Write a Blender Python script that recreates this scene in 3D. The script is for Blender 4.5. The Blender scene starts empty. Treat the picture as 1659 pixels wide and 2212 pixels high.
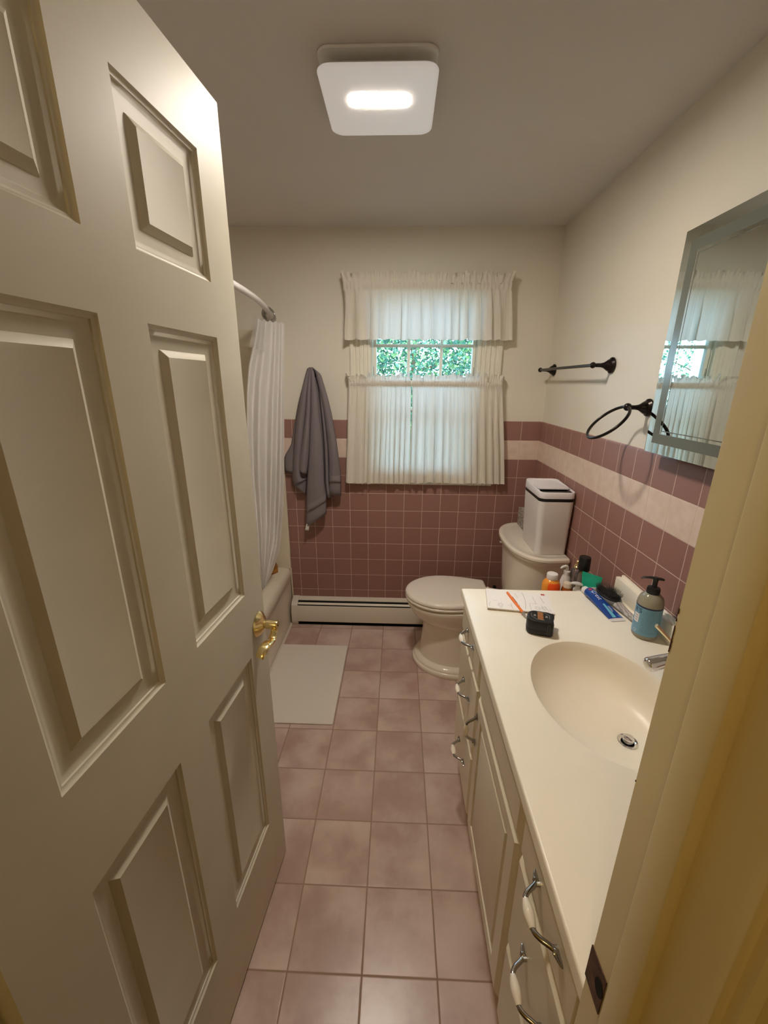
import bpy, bmesh, math, random
from mathutils import Vector, Matrix
random.seed(7)
S = bpy.context.scene
COL = S.collection
PI = math.pi

# ------------------------------------------------------------------ camera
FPX, CAM_H = 884.1, 1.5063
RV = Vector((0.99939162, 0.03423381, 0.00666632))
UV = Vector((-0.01666511, 0.30082586, 0.95353347))
FV = Vector((-0.03063768, 0.95306445, -0.30121335))
cd = bpy.data.cameras.new('camera')
cam = bpy.data.objects.new('camera', cd)
COL.objects.link(cam)
cd.sensor_fit = 'HORIZONTAL'
cd.sensor_width = 36.0
cd.lens = 36.0 * FPX / 1659.0
cd.clip_start = 0.02
cam.matrix_world = Matrix(((RV.x, UV.x, -FV.x, 0), (RV.y, UV.y, -FV.y, 0), (RV.z, UV.z, -FV.z, CAM_H), (0, 0, 0, 1)))
S.camera = cam

# ------------------------------------------------------------------ light and exposure
LED_STRENGTH, LED_COLOR = 560.0, (1.0, 0.90, 0.785)
SKY_STRENGTH, SKY_COLOR = 19.0, (0.46, 0.73, 1.0)
SUN_STRENGTH = 10.0
HALL_WATTS, HALL_COLOR = 9.0, (1.0, 0.74, 0.34)
S.view_settings.view_transform = 'Standard'
S.view_settings.look = 'None'
S.view_settings.exposure = 0.13
S.view_settings.gamma = 1.0
S.view_settings.use_curve_mapping = False
S.cycles.max_bounces = 12
S.cycles.diffuse_bounces = 6
S.cycles.glossy_bounces = 5
S.cycles.transparent_max_bounces = 16
S.cycles.caustics_reflective = False
S.cycles.caustics_refractive = False
S.cycles.sample_clamp_indirect = 6.0
w = bpy.data.worlds.new('world')
S.world = w
w.use_nodes = True
bg = w.node_tree.nodes['Background']
bg.inputs[0].default_value = (*SKY_COLOR, 1)
bg.inputs[1].default_value = SKY_STRENGTH
sd = bpy.data.lights.new('sun', 'SUN')
sd.energy = SUN_STRENGTH
sd.angle = 0.01
sd.color = (1.0, 0.95, 0.82)
so = bpy.data.objects.new('sun', sd)
COL.objects.link(so)
so.rotation_euler = Vector((0.35, 0.62, -0.8)).to_track_quat('-Z', 'Y').to_euler()
so.location = (0, -3, 8)
pd = bpy.data.lights.new('window_portal', 'AREA')
pd.shape = 'RECTANGLE'; pd.size = 0.62; pd.size_y = 1.05
pd.cycles.is_portal = True
po = bpy.data.objects.new('window_portal', pd)
COL.objects.link(po)
po.location = (0.137, 2.52, 1.5)
po.rotation_euler = (-PI / 2, 0, 0)
hd = bpy.data.lights.new('hall_lamp_bulb', 'POINT')
hd.energy = HALL_WATTS; hd.color = HALL_COLOR; hd.shadow_soft_size = 0.08
ho = bpy.data.objects.new('hall_lamp_bulb', hd)
COL.objects.link(ho)
ho.location = (-0.47, -0.75, 2.02)

# ------------------------------------------------------------------ materials
def srgb(r, g, b):
    f = lambda c: c / 12.92 if c <= 0.04045 else ((c + 0.055) / 1.055) ** 2.4
    return (f(r / 255), f(g / 255), f(b / 255), 1)

class NT:
    def __init__(s, name):
        s.m = bpy.data.materials.new(name); s.m.use_nodes = True
        s.t = s.m.node_tree; s.n = s.t.nodes; s.b = s.n['Principled BSDF']; s.out = s.n['Material Output']
    def new(s, t, **k):
        n = s.n.new(t)
        for a, v in k.items(): setattr(n, a, v)
        return n
    def ln(s, a, b): s.t.links.new(a, b)
    def val(s, sock, v):
        if hasattr(v, 'is_output') or isinstance(v, bpy.types.NodeSocket): s.ln(v, sock)
        else: sock.default_value = v
    def math(s, op, a, b=None, c=None):
        n = s.new('ShaderNodeMath', operation=op)
        s.val(n.inputs[0], a)
        if b is not None: s.val(n.inputs[1], b)
        if c is not None: s.val(n.inputs[2], c)
        return n.outputs[0]
    def mix(s, f, a, b):
        n = s.new('ShaderNodeMix', data_type='RGBA')
        s.val(n.inputs[0], f); s.val(n.inputs[6], a); s.val(n.inputs[7], b)
        return n.outputs[2]
    def noise(s, scale, detail=3, vec=None, rough=0.5):
        n = s.new('ShaderNodeTexNoise'); n.inputs['Scale'].default_value = scale; n.inputs['Detail'].default_value = detail
        n.inputs['Roughness'].default_value = rough
        if vec is not None: s.ln(vec, n.inputs['Vector'])
        return n.outputs['Fac']
    def obj(s): return s.new('ShaderNodeTexCoord').outputs['Object']
    def smooth(s, v, a, b):
        n = s.new('ShaderNodeMapRange', interpolation_type='SMOOTHSTEP')
        s.val(n.inputs[0], v); n.inputs[1].default_value = a; n.inputs[2].default_value = b
        return n.outputs[0]
    def bump(s, h, strength, dist=0.002):
        n = s.new('ShaderNodeBump'); n.inputs['Strength'].default_value = strength; n.inputs['Distance'].default_value = dist
        s.ln(h, n.inputs['Height']); s.ln(n.outputs[0], s.b.inputs['Normal'])

MATS = {}
def mat(name, col, rough=0.5, metal=0.0, noise=None, amt=0.06, bump=None, spec=0.5, trans=0.0, ior=1.45, coat=0.0, alpha=1.0):
    if name in MATS: return MATS[name]
    k = NT(name); b = k.b
    c = col if len(col) == 4 else (*col, 1)
    b.inputs['Base Color'].default_value = c
    b.inputs['Roughness'].default_value = rough
    b.inputs['Metallic'].default_value = metal
    b.inputs['Specular IOR Level'].default_value = spec
    b.inputs['Transmission Weight'].default_value = trans
    b.inputs['IOR'].default_value = ior
    b.inputs['Coat Weight'].default_value = coat
    b.inputs['Alpha'].default_value = alpha
    if noise or bump:
        o = k.obj()
        if noise:
            f = k.noise(noise, 4, o)
            lo = tuple(x * (1 - amt) for x in c[:3]) + (1,)
            hi = tuple(min(1, x * (1 + amt)) for x in c[:3]) + (1,)
            k.ln(k.mix(k.smooth(f, 0.3, 0.7), lo, hi), b.inputs['Base Color'])
        if bump:
            k.bump(k.noise(bump[0], 3, o), bump[1], bump[2] if len(bump) > 2 else 0.002)
    MATS[name] = k.m
    return k.m

def tile_mat(name, au, av, pu, pv, ou, ov, body, alt, grout, gw, rough=0.35, band=None, cloud=None, cscale=6, var=0.10, soft=0.0009, bump=0.5):
    k = NT(name); o = k.obj()
    sp = k.new('ShaderNodeSeparateXYZ'); k.ln(o, sp.inputs[0])
    U, V = sp.outputs['XYZ'.index(au)], sp.outputs['XYZ'.index(av)]
    u = k.math('DIVIDE', k.math('SUBTRACT', U, ou), pu)
    v = k.math('DIVIDE', k.math('SUBTRACT', V, ov), pv)
    def edge(t, p):
        f = k.math('FRACT', t)
        return k.math('MULTIPLY', k.math('MINIMUM', f, k.math('SUBTRACT', 1.0, f)), p)
    d = k.math('MINIMUM', edge(u, pu), edge(v, pv))
    gm = k.smooth(d, gw / 2 - soft * .5, gw / 2 + soft)          # 0 in grout, 1 in tile
    cm = k.new('ShaderNodeCombineXYZ'); k.ln(k.math('FLOOR', u), cm.inputs[0]); k.ln(k.math('FLOOR', v), cm.inputs[1])
    wn = k.new('ShaderNodeTexWhiteNoise', noise_dimensions='3D'); k.ln(cm.outputs[0], wn.inputs['Vector'])
    r = wn.outputs['Value']
    col = k.mix(k.math('MULTIPLY', r, var * 6), body, alt)
    if cloud:
        sh = k.new('ShaderNodeVectorMath', operation='MULTIPLY_ADD'); k.ln(wn.outputs['Color'], sh.inputs[0]); sh.inputs[1].default_value = (3, 3, 3); k.ln(o, sh.inputs[2])
        f1 = k.noise(cscale, 5, sh.outputs[0], 0.55)
        col = k.mix(k.smooth(f1, 0.33, 0.7), col, cloud)
    if band:
        row = k.math('FLOOR', v)
        isb = k.math('COMPARE', row, band[0], 0.1)
        f2 = k.noise(30, 4, o)
        bc = k.mix(k.smooth(f2, .3, .7), band[1], band[2])
        col = k.mix(isb, col, bc)
    col = k.mix(gm, grout, col)
    k.ln(col, k.b.inputs['Base Color'])
    rg = k.math('MULTIPLY_ADD', gm, rough - 0.85, 0.85)
    k.ln(rg, k.b.inputs['Roughness'])
    h = k.math('ADD', k.smooth(d, gw / 2 - .0005, gw / 2 + .002), k.math('MULTIPLY', k.noise(40, 2, o), 0.25))
    k.bump(h, bump, 0.0012)
    MATS[name] = k.m
    return k.m

PINK, PINK2 = srgb(140, 101, 91), srgb(145, 106, 97)
CREAM, CREAM2 = srgb(206, 184, 168), srgb(214, 194, 180)
GROUT = srgb(206, 182, 168)
M_TB = tile_mat('tile_back', 'X', 'Z', .1095, .10836, -.284, 1.3032, PINK, PINK2, GROUT, .0019, 0.42, band=(-2, CREAM, CREAM2))
M_TR = tile_mat('tile_right', 'Y', 'Z', .1095, .10836, 1.0821, 1.3032, PINK, PINK2, GROUT, .0019, 0.42, band=(-2, CREAM, CREAM2))
M_FL = tile_mat('tile_floor', 'X', 'Y', .20077, .20077, -.0722, .8666, srgb(170, 141, 129), srgb(176, 147, 138), srgb(150, 126, 110), .0034, 0.30, cloud=srgb(204, 183, 172), cscale=5.0, var=.12, soft=.0015, bump=0.35)
M_WALL = mat('wall_paint', srgb(222, 216, 203), .55, noise=3, amt=.015, bump=(90, .10))
M_CEIL = mat('ceiling_paint', srgb(214, 209, 204), .7, noise=2, amt=.015, bump=(60, .15))
M_DOOR = mat('door_paint', srgb(208, 201, 183), .50, noise=6, amt=.03, bump=(35, .10), spec=.3)
M_JAMB = mat('jamb_paint', srgb(220, 205, 160), .38, noise=5, amt=.03, bump=(30, .12))
M_TRIM = mat('trim_paint', srgb(226, 222, 208), .35, noise=8, amt=.02)
M_VAN = mat('vanity_paint', srgb(222, 213, 192), .33, noise=8, amt=.02, bump=(40, .06))
M_TOP = mat('cultured_marble', srgb(248, 241, 225), .34, noise=5, amt=.02)
M_CER = mat('bone_ceramic', srgb(226, 217, 203), .10, coat=.4, noise=2, amt=.01)
M_SEAT = mat('seat_plastic', srgb(228, 219, 208), .16)
M_TUB = mat('tub_enamel', srgb(216, 206, 188), .20, noise=2, amt=.02)
M_SUR = mat('surround_panel', srgb(216, 206, 186), .3, noise=3, amt=.02)
M_CHR = mat('chrome', (.78, .78, .80), .08, 1.0)
M_DCHR = mat('nickel_dark', (.45, .44, .43), .12, 1.0)
M_BRASS = mat('brass', (.88, .72, .36), .20, 1.0, noise=20, amt=.06)
M_GOLDCH = mat('pale_gold', (.95, .84, .55), .30, 1.0)
M_BRZ = mat('dark_bronze', (.018, .013, .011), .28, .6, noise=30, amt=.2)
M_PORC = mat('white_porcelain', srgb(238, 230, 214), .08, coat=.5)
M_HEAT = mat('heater_enamel', srgb(214, 206, 192), .38, noise=5, amt=.02)
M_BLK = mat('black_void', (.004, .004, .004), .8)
M_BPL = mat('black_plastic', (.008, .008, .008), .35)
M_RUB = mat('black_rubber', (.005, .005, .005), .5)
M_WPL = mat('white_plastic', srgb(232, 230, 230), .3)
M_CAN = mat('can_plastic', srgb(222, 217, 214), .38)
M_CANLID = mat('can_lid_plastic', srgb(232, 230, 236), .28)
M_PAPER = mat('pad_paper', srgb(244, 240, 234), .7)
M_INK = mat('grey_ink', srgb(146, 142, 148), .7)
M_RED = mat('red_ink', srgb(196, 40, 52), .6)
M_DARKWOOD = mat('hall_floor_wood', srgb(70, 46, 26), .4, noise=9, amt=.3)
M_HALL = mat('hall_paint', srgb(196, 180, 130), .6, noise=4, amt=.03)
M_MIR = mat('mirror_glass', (.70, .78, .77), .005, 1.0)
M_FROST = mat('frosted_band', srgb(112, 116, 108), .25, 0.25)
M_MEDGE = mat('mirror_edge', (.02, .03, .03), .3)
M_TAG = mat('white_tag', srgb(220, 218, 212), .6)

def cloth_mat(name, col, transl, bscale=None, tcol=None, stripes=False, rough=.9):
    k = NT(name)
    b = k.b; b.inputs['Base Color'].default_value = col; b.inputs['Roughness'].default_value = rough
    b.inputs['Specular IOR Level'].default_value = 0.1
    o = k.obj()
    if stripes:
        sp = k.new('ShaderNodeTexCoord'); uvs = k.new('ShaderNodeSeparateXYZ'); k.ln(sp.outputs['UV'], uvs.inputs[0])
        su = k.math('SINE', k.math('MULTIPLY', uvs.outputs[0], 560.0))
        sv = k.math('SINE', k.math('MULTIPLY', uvs.outputs[1], 700.0))
        h = k.math('ADD', k.math('MULTIPLY', su, k.math('ADD', k.math('MULTIPLY', sv, .5), .6)), k.noise(160, 2, o))
        k.bump(h, .55, .0012)
    elif bscale:
        k.bump(k.noise(bscale, 3, o), .8, .004)
    t = k.new('ShaderNodeBsdfTranslucent'); t.inputs[0].default_value = tcol or col
    mx = k.new('ShaderNodeMixShader'); mx.inputs[0].default_value = transl
    k.ln(b.outputs[0], mx.inputs[1]); k.ln(t.outputs[0], mx.inputs[2]); k.ln(mx.outputs[0], k.out.inputs[0])
    MATS[name] = k.m
    return k.m
M_CURT = cloth_mat('seersucker_cotton', srgb(238, 232, 221), .23, stripes=True, tcol=srgb(246, 246, 244))
M_SHOW = cloth_mat('shower_fabric', srgb(247, 245, 243), .25, bscale=260)
M_TOWEL = cloth_mat('grey_terry', srgb(134, 126, 130), .02, bscale=420)
M_TOWELB = cloth_mat('grey_terry_band', srgb(144, 136, 139), .02, bscale=900)
M_MAT = cloth_mat('white_mat_fabric', srgb(228, 220, 208), .02, bscale=300)

def see_through(name, tint, gloss=.08, opaque=0.0, rough=.02):
    k = NT(name)
    tr = k.new('ShaderNodeBsdfTransparent'); tr.inputs[0].default_value = (*tint, 1)
    gl = k.new('ShaderNodeBsdfGlossy'); gl.inputs['Roughness'].default_value = rough
    fr = k.new('ShaderNodeFresnel'); fr.inputs[0].default_value = 1.45
    mx = k.new('ShaderNodeMixShader'); k.ln(fr.outputs[0], mx.inputs[0]); k.ln(tr.outputs[0], mx.inputs[1]); k.ln(gl.outputs[0], mx.inputs[2])
    last = mx.outputs[0]
    if opaque:
        df = k.new('ShaderNodeBsdfDiffuse'); df.inputs[0].default_value = (.8, .8, .8, 1)
        m2 = k.new('ShaderNodeMixShader'); m2.inputs[0].default_value = opaque
        k.ln(last, m2.inputs[1]); k.ln(df.outputs[0], m2.inputs[2]); last = m2.outputs[0]
    k.ln(last, k.out.inputs[0])
    MATS[name] = k.m
    return k.m
M_GLASS = see_through('window_glass', (.97, .99, .99))
M_CLEAR = see_through('clear_plastic', (.82, .84, .84), opaque=.28)
M_FILM = see_through('crinkled_film', (.9, .9, .9), opaque=.6)
M_CLEARB = see_through('clear_bottle', (.90, .91, .90), opaque=.07)
M_LINER = see_through('clear_liner', (.93, .93, .92), opaque=.22)

def emit(name, col, st):
    k = NT(name); e = k.new('ShaderNodeEmission'); e.inputs[0].default_value = (*col, 1); e.inputs[1].default_value = st
    k.ln(e.outputs[0], k.out.inputs[0]); MATS[name] = k.m; return k.m
M_LED = emit('led_glow', LED_COLOR, LED_STRENGTH)
M_PANEL = mat('lamp_panel_plastic', srgb(236, 234, 232), .35)
M_PANELG = mat('lamp_panel_lit', srgb(236, 234, 232), .35)
M_PANELG.node_tree.nodes['Principled BSDF'].inputs['Emission Color'].default_value = (1, .96, .95, 1)
M_PANELG.node_tree.nodes['Principled BSDF'].inputs['Emission Strength'].default_value = .22

# ------------------------------------------------------------------ object helpers
def link(o):
    COL.objects.link(o); return o
def setp(o, label=None, cat=None, group=None, kind=None):
    if label: o['label'] = label
    if cat: o['category'] = cat
    if group: o['group'] = group
    if kind: o['kind'] = kind
    return o
def thing(name, label, cat, loc=(0, 0, 0), rz=0.0, group=None):
    o = link(bpy.data.objects.new(name, None)); o.location = loc; o.rotation_euler = (0, 0, rz)
    o.empty_display_size = .02
    return setp(o, label, cat, group)
def root_of(o):
    while o.parent: o = o.parent
    return o

class B:
    """collects shapes; build() links them as one mesh object"""
    def __init__(s): s.bm = bmesh.new(); s.mi = 0
    def _f(s, vs):
        try:
            f = s.bm.faces.new(vs); f.material_index = s.mi; return f
        except ValueError: return None
    def box(s, x0, x1, y0, y1, z0, z1, bev=0.0, seg=2):
        n0 = len(s.bm.verts); s.bm.verts.ensure_lookup_table()
        P = [(x, y, z) for z in (z0, z1) for y in (y0, y1) for x in (x0, x1)]
        v = [s.bm.verts.new(p) for p in P]
        fs = [s._f([v[i] for i in q]) for q in ((0, 2, 3, 1), (4, 5, 7, 6), (0, 1, 5, 4), (2, 6, 7, 3), (0, 4, 6, 2), (1, 3, 7, 5))]
        if bev > 0:
            es = list({e for f in fs for e in f.edges})
            r = bmesh.ops.bevel(s.bm, geom=es, offset=bev, segments=seg, affect='EDGES', profile=.5)
            for f in r['faces']: f.material_index = s.mi
        return s
    def loft(s, loops, close=True, cap0=True, cap1=True):
        L = [[s.bm.verts.new(p) for p in lp] for lp in loops]
        n = len(L[0]); m = n if close else n - 1
        for a, b in zip(L, L[1:]):
            for i in range(m):
                s._f([a[i], a[(i + 1) % n], b[(i + 1) % n], b[i]])
        if cap0 and close: s._f(L[0][::-1])
        if cap1 and close: s._f(L[-1])
        return s
    def lathe(s, prof, c=(0, 0, 0), n=32, ax='z', sx=1, sy=1, cap0=True, cap1=True):
        loops = []
        for r, h in prof:
            lp = []
            for i in range(n):
                a = 2 * PI * i / n; p, q = max(r, 1e-5) * math.cos(a) * sx, max(r, 1e-5) * math.sin(a) * sy
                lp.append({'z': (c[0] + p, c[1] + q, c[2] + h), 'x': (c[0] + h, c[1] + p, c[2] + q), 'y': (c[0] + q, c[1] + h, c[2] + p)}[ax])
            loops.append(lp)
        return s.loft(loops, True, cap0, cap1)
    def tube(s, pts, r, n=12, caps=True, closed=False, flat=None):
        pts = [Vector(p) for p in pts]; N = len(pts)
        rs = r if isinstance(r, (list, tuple)) else [r] * N
        loops = []; up = None
        for i, p in enumerate(pts):
            a = pts[(i - 1) % N] if closed or i > 0 else p
            b = pts[(i + 1) % N] if closed or i < N - 1 else p
            t = (b - a).normalized()
            if up is None:
                up = Vector((0, 0, 1)) if abs(t.z) < .9 else Vector((1, 0, 0))
            e1 = t.cross(up).normalized(); e2 = e1.cross(t).normalized(); up = e2
            fx = flat[i] if flat else (1, 1)
            loops.append([p + e1 * math.cos(2 * PI * j / n) * rs[i] * fx[0] + e2 * math.sin(2 * PI * j / n) * rs[i] * fx[1] for j in range(n)])
        if closed: loops.append(loops[0])
        s.loft(loops, True, caps and not closed, caps and not closed)
        if closed: bmesh.ops.remove_doubles(s.bm, verts=s.bm.verts, dist=1e-6)
        return s
    def prism(s, poly, a0, a1, ax='z'):
        def P(p, h): return {'z': (p[0], p[1], h), 'y': (p[0], h, p[1]), 'x': (h, p[0], p[1])}[ax]
        return s.loft([[P(p, a0) for p in poly], [P(p, a1) for p in poly]])
    def grid(s, rows):
        V = [[s.bm.verts.new(p) for p in r] for r in rows]
        uv = s.bm.loops.layers.uv.verify()
        nr, nc = len(V), len(V[0])
        for i in range(nr - 1):
            for j in range(nc - 1):
                f = s._f([V[i][j], V[i][j + 1], V[i + 1][j + 1], V[i + 1][j]])
                if f:
                    for l, (a, b) in zip(f.loops, ((i, j), (i, j + 1), (i + 1, j + 1), (i + 1, j))):
                        l[uv].uv = (b / (nc - 1), a / (nr - 1))
        return s
    def sphere(s, c, r, seg=20, sc=(1, 1, 1)):
        prof = [(math.sin(PI * i / 12) * r, -math.cos(PI * i / 12) * r) for i in range(13)]
        loops = [[(c[0] + rr * math.cos(2 * PI * j / seg) * sc[0], c[1] + rr * math.sin(2 * PI * j / seg) * sc[1], c[2] + h * sc[2]) for j in range(seg)] for rr, h in ((max(a, 1e-5), b) for a, b in prof)]
        return s.loft(loops)
    def build(s, name, m, parent=None, smooth=35, local=False, kind=None, flip=False, solid=None, doubles=True):
        bm = s.bm
        if doubles: bmesh.ops.remove_doubles(bm, verts=bm.verts, dist=1e-6)
        if not flip: bmesh.ops.recalc_face_normals(bm, faces=bm.faces)
        me = bpy.data.meshes.new(name)
        if parent is not None and not local:
            off = root_of(parent).matrix_basis.inverted()
            bmesh.ops.transform(bm, matrix=off, verts=bm.verts)
        bm.to_mesh(me); bm.free()
        for mm in (m if isinstance(m, (list, tuple)) else [m]): me.materials.append(mm)
        if smooth:
            me.polygons.foreach_set('use_smooth', [True] * len(me.polygons))
            me.set_sharp_from_angle(angle=math.radians(smooth))
        o = link(bpy.data.objects.new(name, me))
        if parent is not None: o.parent = parent
        if kind: o['kind'] = kind
        if solid:
            md = o.modifiers.new('thickness', 'SOLIDIFY'); md.thickness = solid; md.offset = 0
        return o

def rrect(x0, x1, y0, y1, r, n=6, z=0.0):
    out = []
    for cx, cy, a0 in ((x1 - r, y1 - r, 0), (x0 + r, y1 - r, 90), (x0 + r, y0 + r, 180), (x1 - r, y0 + r, 270)):
        for i in range(n + 1):
            a = math.radians(a0 + 90 * i / n); out.append((cx + r * math.cos(a), cy + r * math.sin(a), z))
    return out
def smoothpts(P, k=6):
    P = [Vector(p) for p in P]; out = []
    for i in range(len(P) - 1):
        p0, p1, p2, p3 = P[max(i - 1, 0)], P[i], P[i + 1], P[min(i + 2, len(P) - 1)]
        for j in range(k):
            t = j / k
            out.append(.5 * ((2 * p1) + (p2 - p0) * t + (2 * p0 - 5 * p1 + 4 * p2 - p3) * t * t + (3 * p1 - p0 - 3 * p2 + p3) * t ** 3))
    out.append(P[-1]); return out
def text_faces(body, size):
    """outline of the built-in font as (verts, faces) in the XY plane, centred"""
    cu = bpy.data.curves.new('lettering', 'FONT'); cu.body = body; cu.size = size; cu.align_x = 'CENTER'; cu.align_y = 'CENTER'
    o = bpy.data.objects.new('lettering', cu); COL.objects.link(o)
    bpy.context.view_layer.update()
    me = o.to_mesh()
    vs = [Vector(v.co) for v in me.vertices]; fs = [list(p.vertices) for p in me.polygons]
    o.to_mesh_clear(); bpy.data.objects.remove(o); bpy.data.curves.remove(cu)
    return vs, fs
def add_text(b, body, size, fn):
    vs, fs = text_faces(body, size)
    V = [b.bm.verts.new(fn(v)) for v in vs]
    for f in fs: b._f([V[i] for i in f])
def at(px, py, ax, v):
    """point of the photographed ray on the plane ax = v (photo frame 1659 x 2212)"""
    d = RV * ((px - 829.5) / FPX) - UV * ((py - 1106) / FPX) + FV
    i = 'xyz'.index(ax); c = Vector((0, 0, CAM_H)); t = (v - c[i]) / d[i]
    return c + d * t

XR, YB, ZC = .8089, 2.3832, 2.257      # tile plane right, tile plane back, ceiling
XW, YW = XR + .007, YB + .007          # painted plaster stands behind the tiles
def struct(o, label, cat): return setp(o, label, cat, None, 'structure')

# ------------------------------------------------------------------ room shell
b = B(); b.box(-1.6, 1.0, .24, 2.6, -.08, 0)
struct(b.build('floor', M_FL, smooth=0), 'floor of mauve square ceramic tiles', 'floor')
b = B(); b.box(-1.6, 1.0, .10, 2.6, ZC, ZC + .1)
struct(b.build('ceiling', M_CEIL, smooth=0), 'plain grey white painted ceiling over the bathroom', 'ceiling')
WX0, WX1, WZ0, WZ1 = -.150, .421, 1.0, 2.0
b = B()
for x0, x1, z0, z1 in ((-1.6, WX0, 0, ZC), (WX1, 1.0, 0, ZC), (WX0, WX1, 0, WZ0), (WX0, WX1, WZ1, ZC)):
    b.box(x0, x1, YW, YW + .14, z0, z1)
wb = struct(b.build('wall_back', M_WALL, smooth=0), 'cream painted back wall with mauve tiles below and the window', 'wall')
b = B()
def tile_run(x0, x1, top):
    prof = [(YW - .0005, 0), (YB, 0), (YB, top - .009), (YB + .0025, top - .0027), (YB + .006, top), (YW - .0005, top)]
    b.loft([[(x, y, z) for y, z in prof] for x in (x0, x1)])
tile_run(-.670, WX0, 1.3032); tile_run(WX1, XR + .004, 1.3032); tile_run(WX0, WX1, .98)
struct(b.build('trim_4', M_TB, smooth=30), 'mauve tile wainscot with one cream row on the back wall', 'wall tiles')
b = B(); b.box(XW, XW + .14, .10, YW + .14, 0, ZC)
wr = struct(b.build('wall_right', M_WALL, smooth=0), 'cream painted right wall with mauve tiles below the mirror', 'wall')
b = B()
prof = [(XW - .0005, 0), (XR, 0), (XR, 1.294), (XR + .0025, 1.3005), (XR + .006, 1.3032), (XW - .0005, 1.3032)]
b.loft([[(x, y, z) for x, z in prof] for y in (.306, YB + .004)])
struct(b.build('trim_5', M_TR, smooth=30), 'mauve tile wainscot with one cream row on the right wall', 'wall tiles')
b = B(); b.box(-1.55, -1.432, .72, YW + .1, 0, ZC)
struct(b.build('wall_left', M_WALL, smooth=0), 'cream wall on the far side of the tub', 'wall')
b = B(); b.box(-1.43, -.70, .72, .842, 0, ZC)
struct(b.build('wall_tub', M_WALL, smooth=0), 'cream wall at the near end of the tub behind the open door', 'wall')
b = B(); b.box(-.82, -.70, .15, .72, 0, ZC)
struct(b.build('wall_door', M_WALL, smooth=0), 'cream wall behind the open door', 'wall')
b = B()
b.box(.252, XW + .1, .176, .305, 0, ZC); b.box(-.80, -.476, .15, .245, 0, ZC); b.box(-.476, .252, .176, .29, 2.06, ZC)
struct(b.build('wall_front', M_WALL, smooth=0), 'cream wall around the doorway', 'wall')

# hall behind the camera (seen only as light on the jamb)
b = B()
b.box(-1.6, 1.0, -1.75, .24, -.08, -.001)
struct(b.build('floor_hall', M_DARKWOOD, smooth=0), 'dark wooden hall floor in front of the doorway', 'floor')
b = B()
b.box(-1.6, 1.0, -1.75, -1.6, 0, ZC); b.box(-1.6, -1.5, -1.6, .15, 0, ZC); b.box(.9, 1.0, -1.6, .176, 0, ZC)
b.box(-1.5, -.80, .05, .15, 0, ZC); b.box(-1.6, 1.0, -1.75, .10, ZC, ZC + .1)
struct(b.build('wall_hall', M_HALL, smooth=0), 'yellowish hall walls behind the camera', 'wall')

# right door jamb with stop, casing, strike plate
jr = thing('trim_1', 'yellowish painted door jamb at the right edge with a rusty strike plate', 'door jamb', (.228, .24, 0))
jr['kind'] = 'structure'
b = B(); b.box(.228, .252, .176, .2985, 0, 2.05, .0015)
b.build('jamb', M_JAMB, jr)
b = B(); b.box(.216, .2285, .222, .2525, 0, 2.05, .002)
b.build('door_stop', M_JAMB, jr)
b = B()
b.prism([(.236, .1765), (.236, .168), (.240, .163), (.248, .163), (.252, .158), (.275, .158), (.285, .162), (.300, .160), (.302, .1765)], 0, 2.08)
b.build('casing', M_JAMB, jr)
b = B()
pl = [(.2672, .9105), (.2990, .9082), (.2990, .8553), (.2672, .8542)]
b.prism(pl, .2268, .2283, 'x')
M_RUST = mat('rusty_strike', srgb(92, 62, 42), .45, .55, noise=60, amt=.5)
b.build('strike_plate', M_RUST, jr)
b = B()
b.lathe([(.0075, 0), (.0075, .0012)], (.2262, .2745, .885), 16, 'x', 1, 1.5)
b.build('strike_hole', M_BLK, jr)
b = B()
rc = random.Random(3)
for z0, z1, wmax in ((1.2945, 1.309, .0014), (1.309, 1.3195, .0008), (1.3235, 1.326, .0006), (1.3305, 1.3352, .0006), (1.1515, 1.1535, .0008)):
    n = 10; L = []; Rr = []
    for i in range(n + 1):
        z = z0 + (z1 - z0) * i / n; wv = wmax * (.35 + .65 * math.sin(PI * (i + .4) / (n + .8))) * rc.uniform(.7, 1.2)
        L.append((.2277, .2975 - wv, z)); Rr.append((.2277, .2976 + .0003, z))
    for a in range(n):
        b.loft([[L[a], Rr[a], (.2282, Rr[a][1], Rr[a][2]), (.2282, L[a][1], L[a][2])], [L[a + 1], Rr[a + 1], (.2282, Rr[a + 1][1], Rr[a + 1][2]), (.2282, L[a + 1][1], L[a + 1][2])]])
b.build('paint_chip', mat('bare_wood_chip', srgb(70, 38, 16), .8), jr, smooth=0)
jl = thing('trim_2', 'shadowed door jamb behind the hinge side of the open door', 'door jamb', (-.46, .2, 0))
jl['kind'] = 'structure'
b = B(); b.box(-.476, -.4535, .15, .245, 0, 2.05, .0015); b.build('jamb', M_JAMB, jl)
b = B(); b.box(-.4535, -.442, .165, .196, 0, 2.05, .002); b.build('door_stop', M_JAMB, jl)
jh = B(); jh.box(-.476, .252, .176, .29, 2.05, 2.06)
struct(jh.build('trim_3', M_JAMB), 'head jamb above the doorway', 'door jamb')

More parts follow.
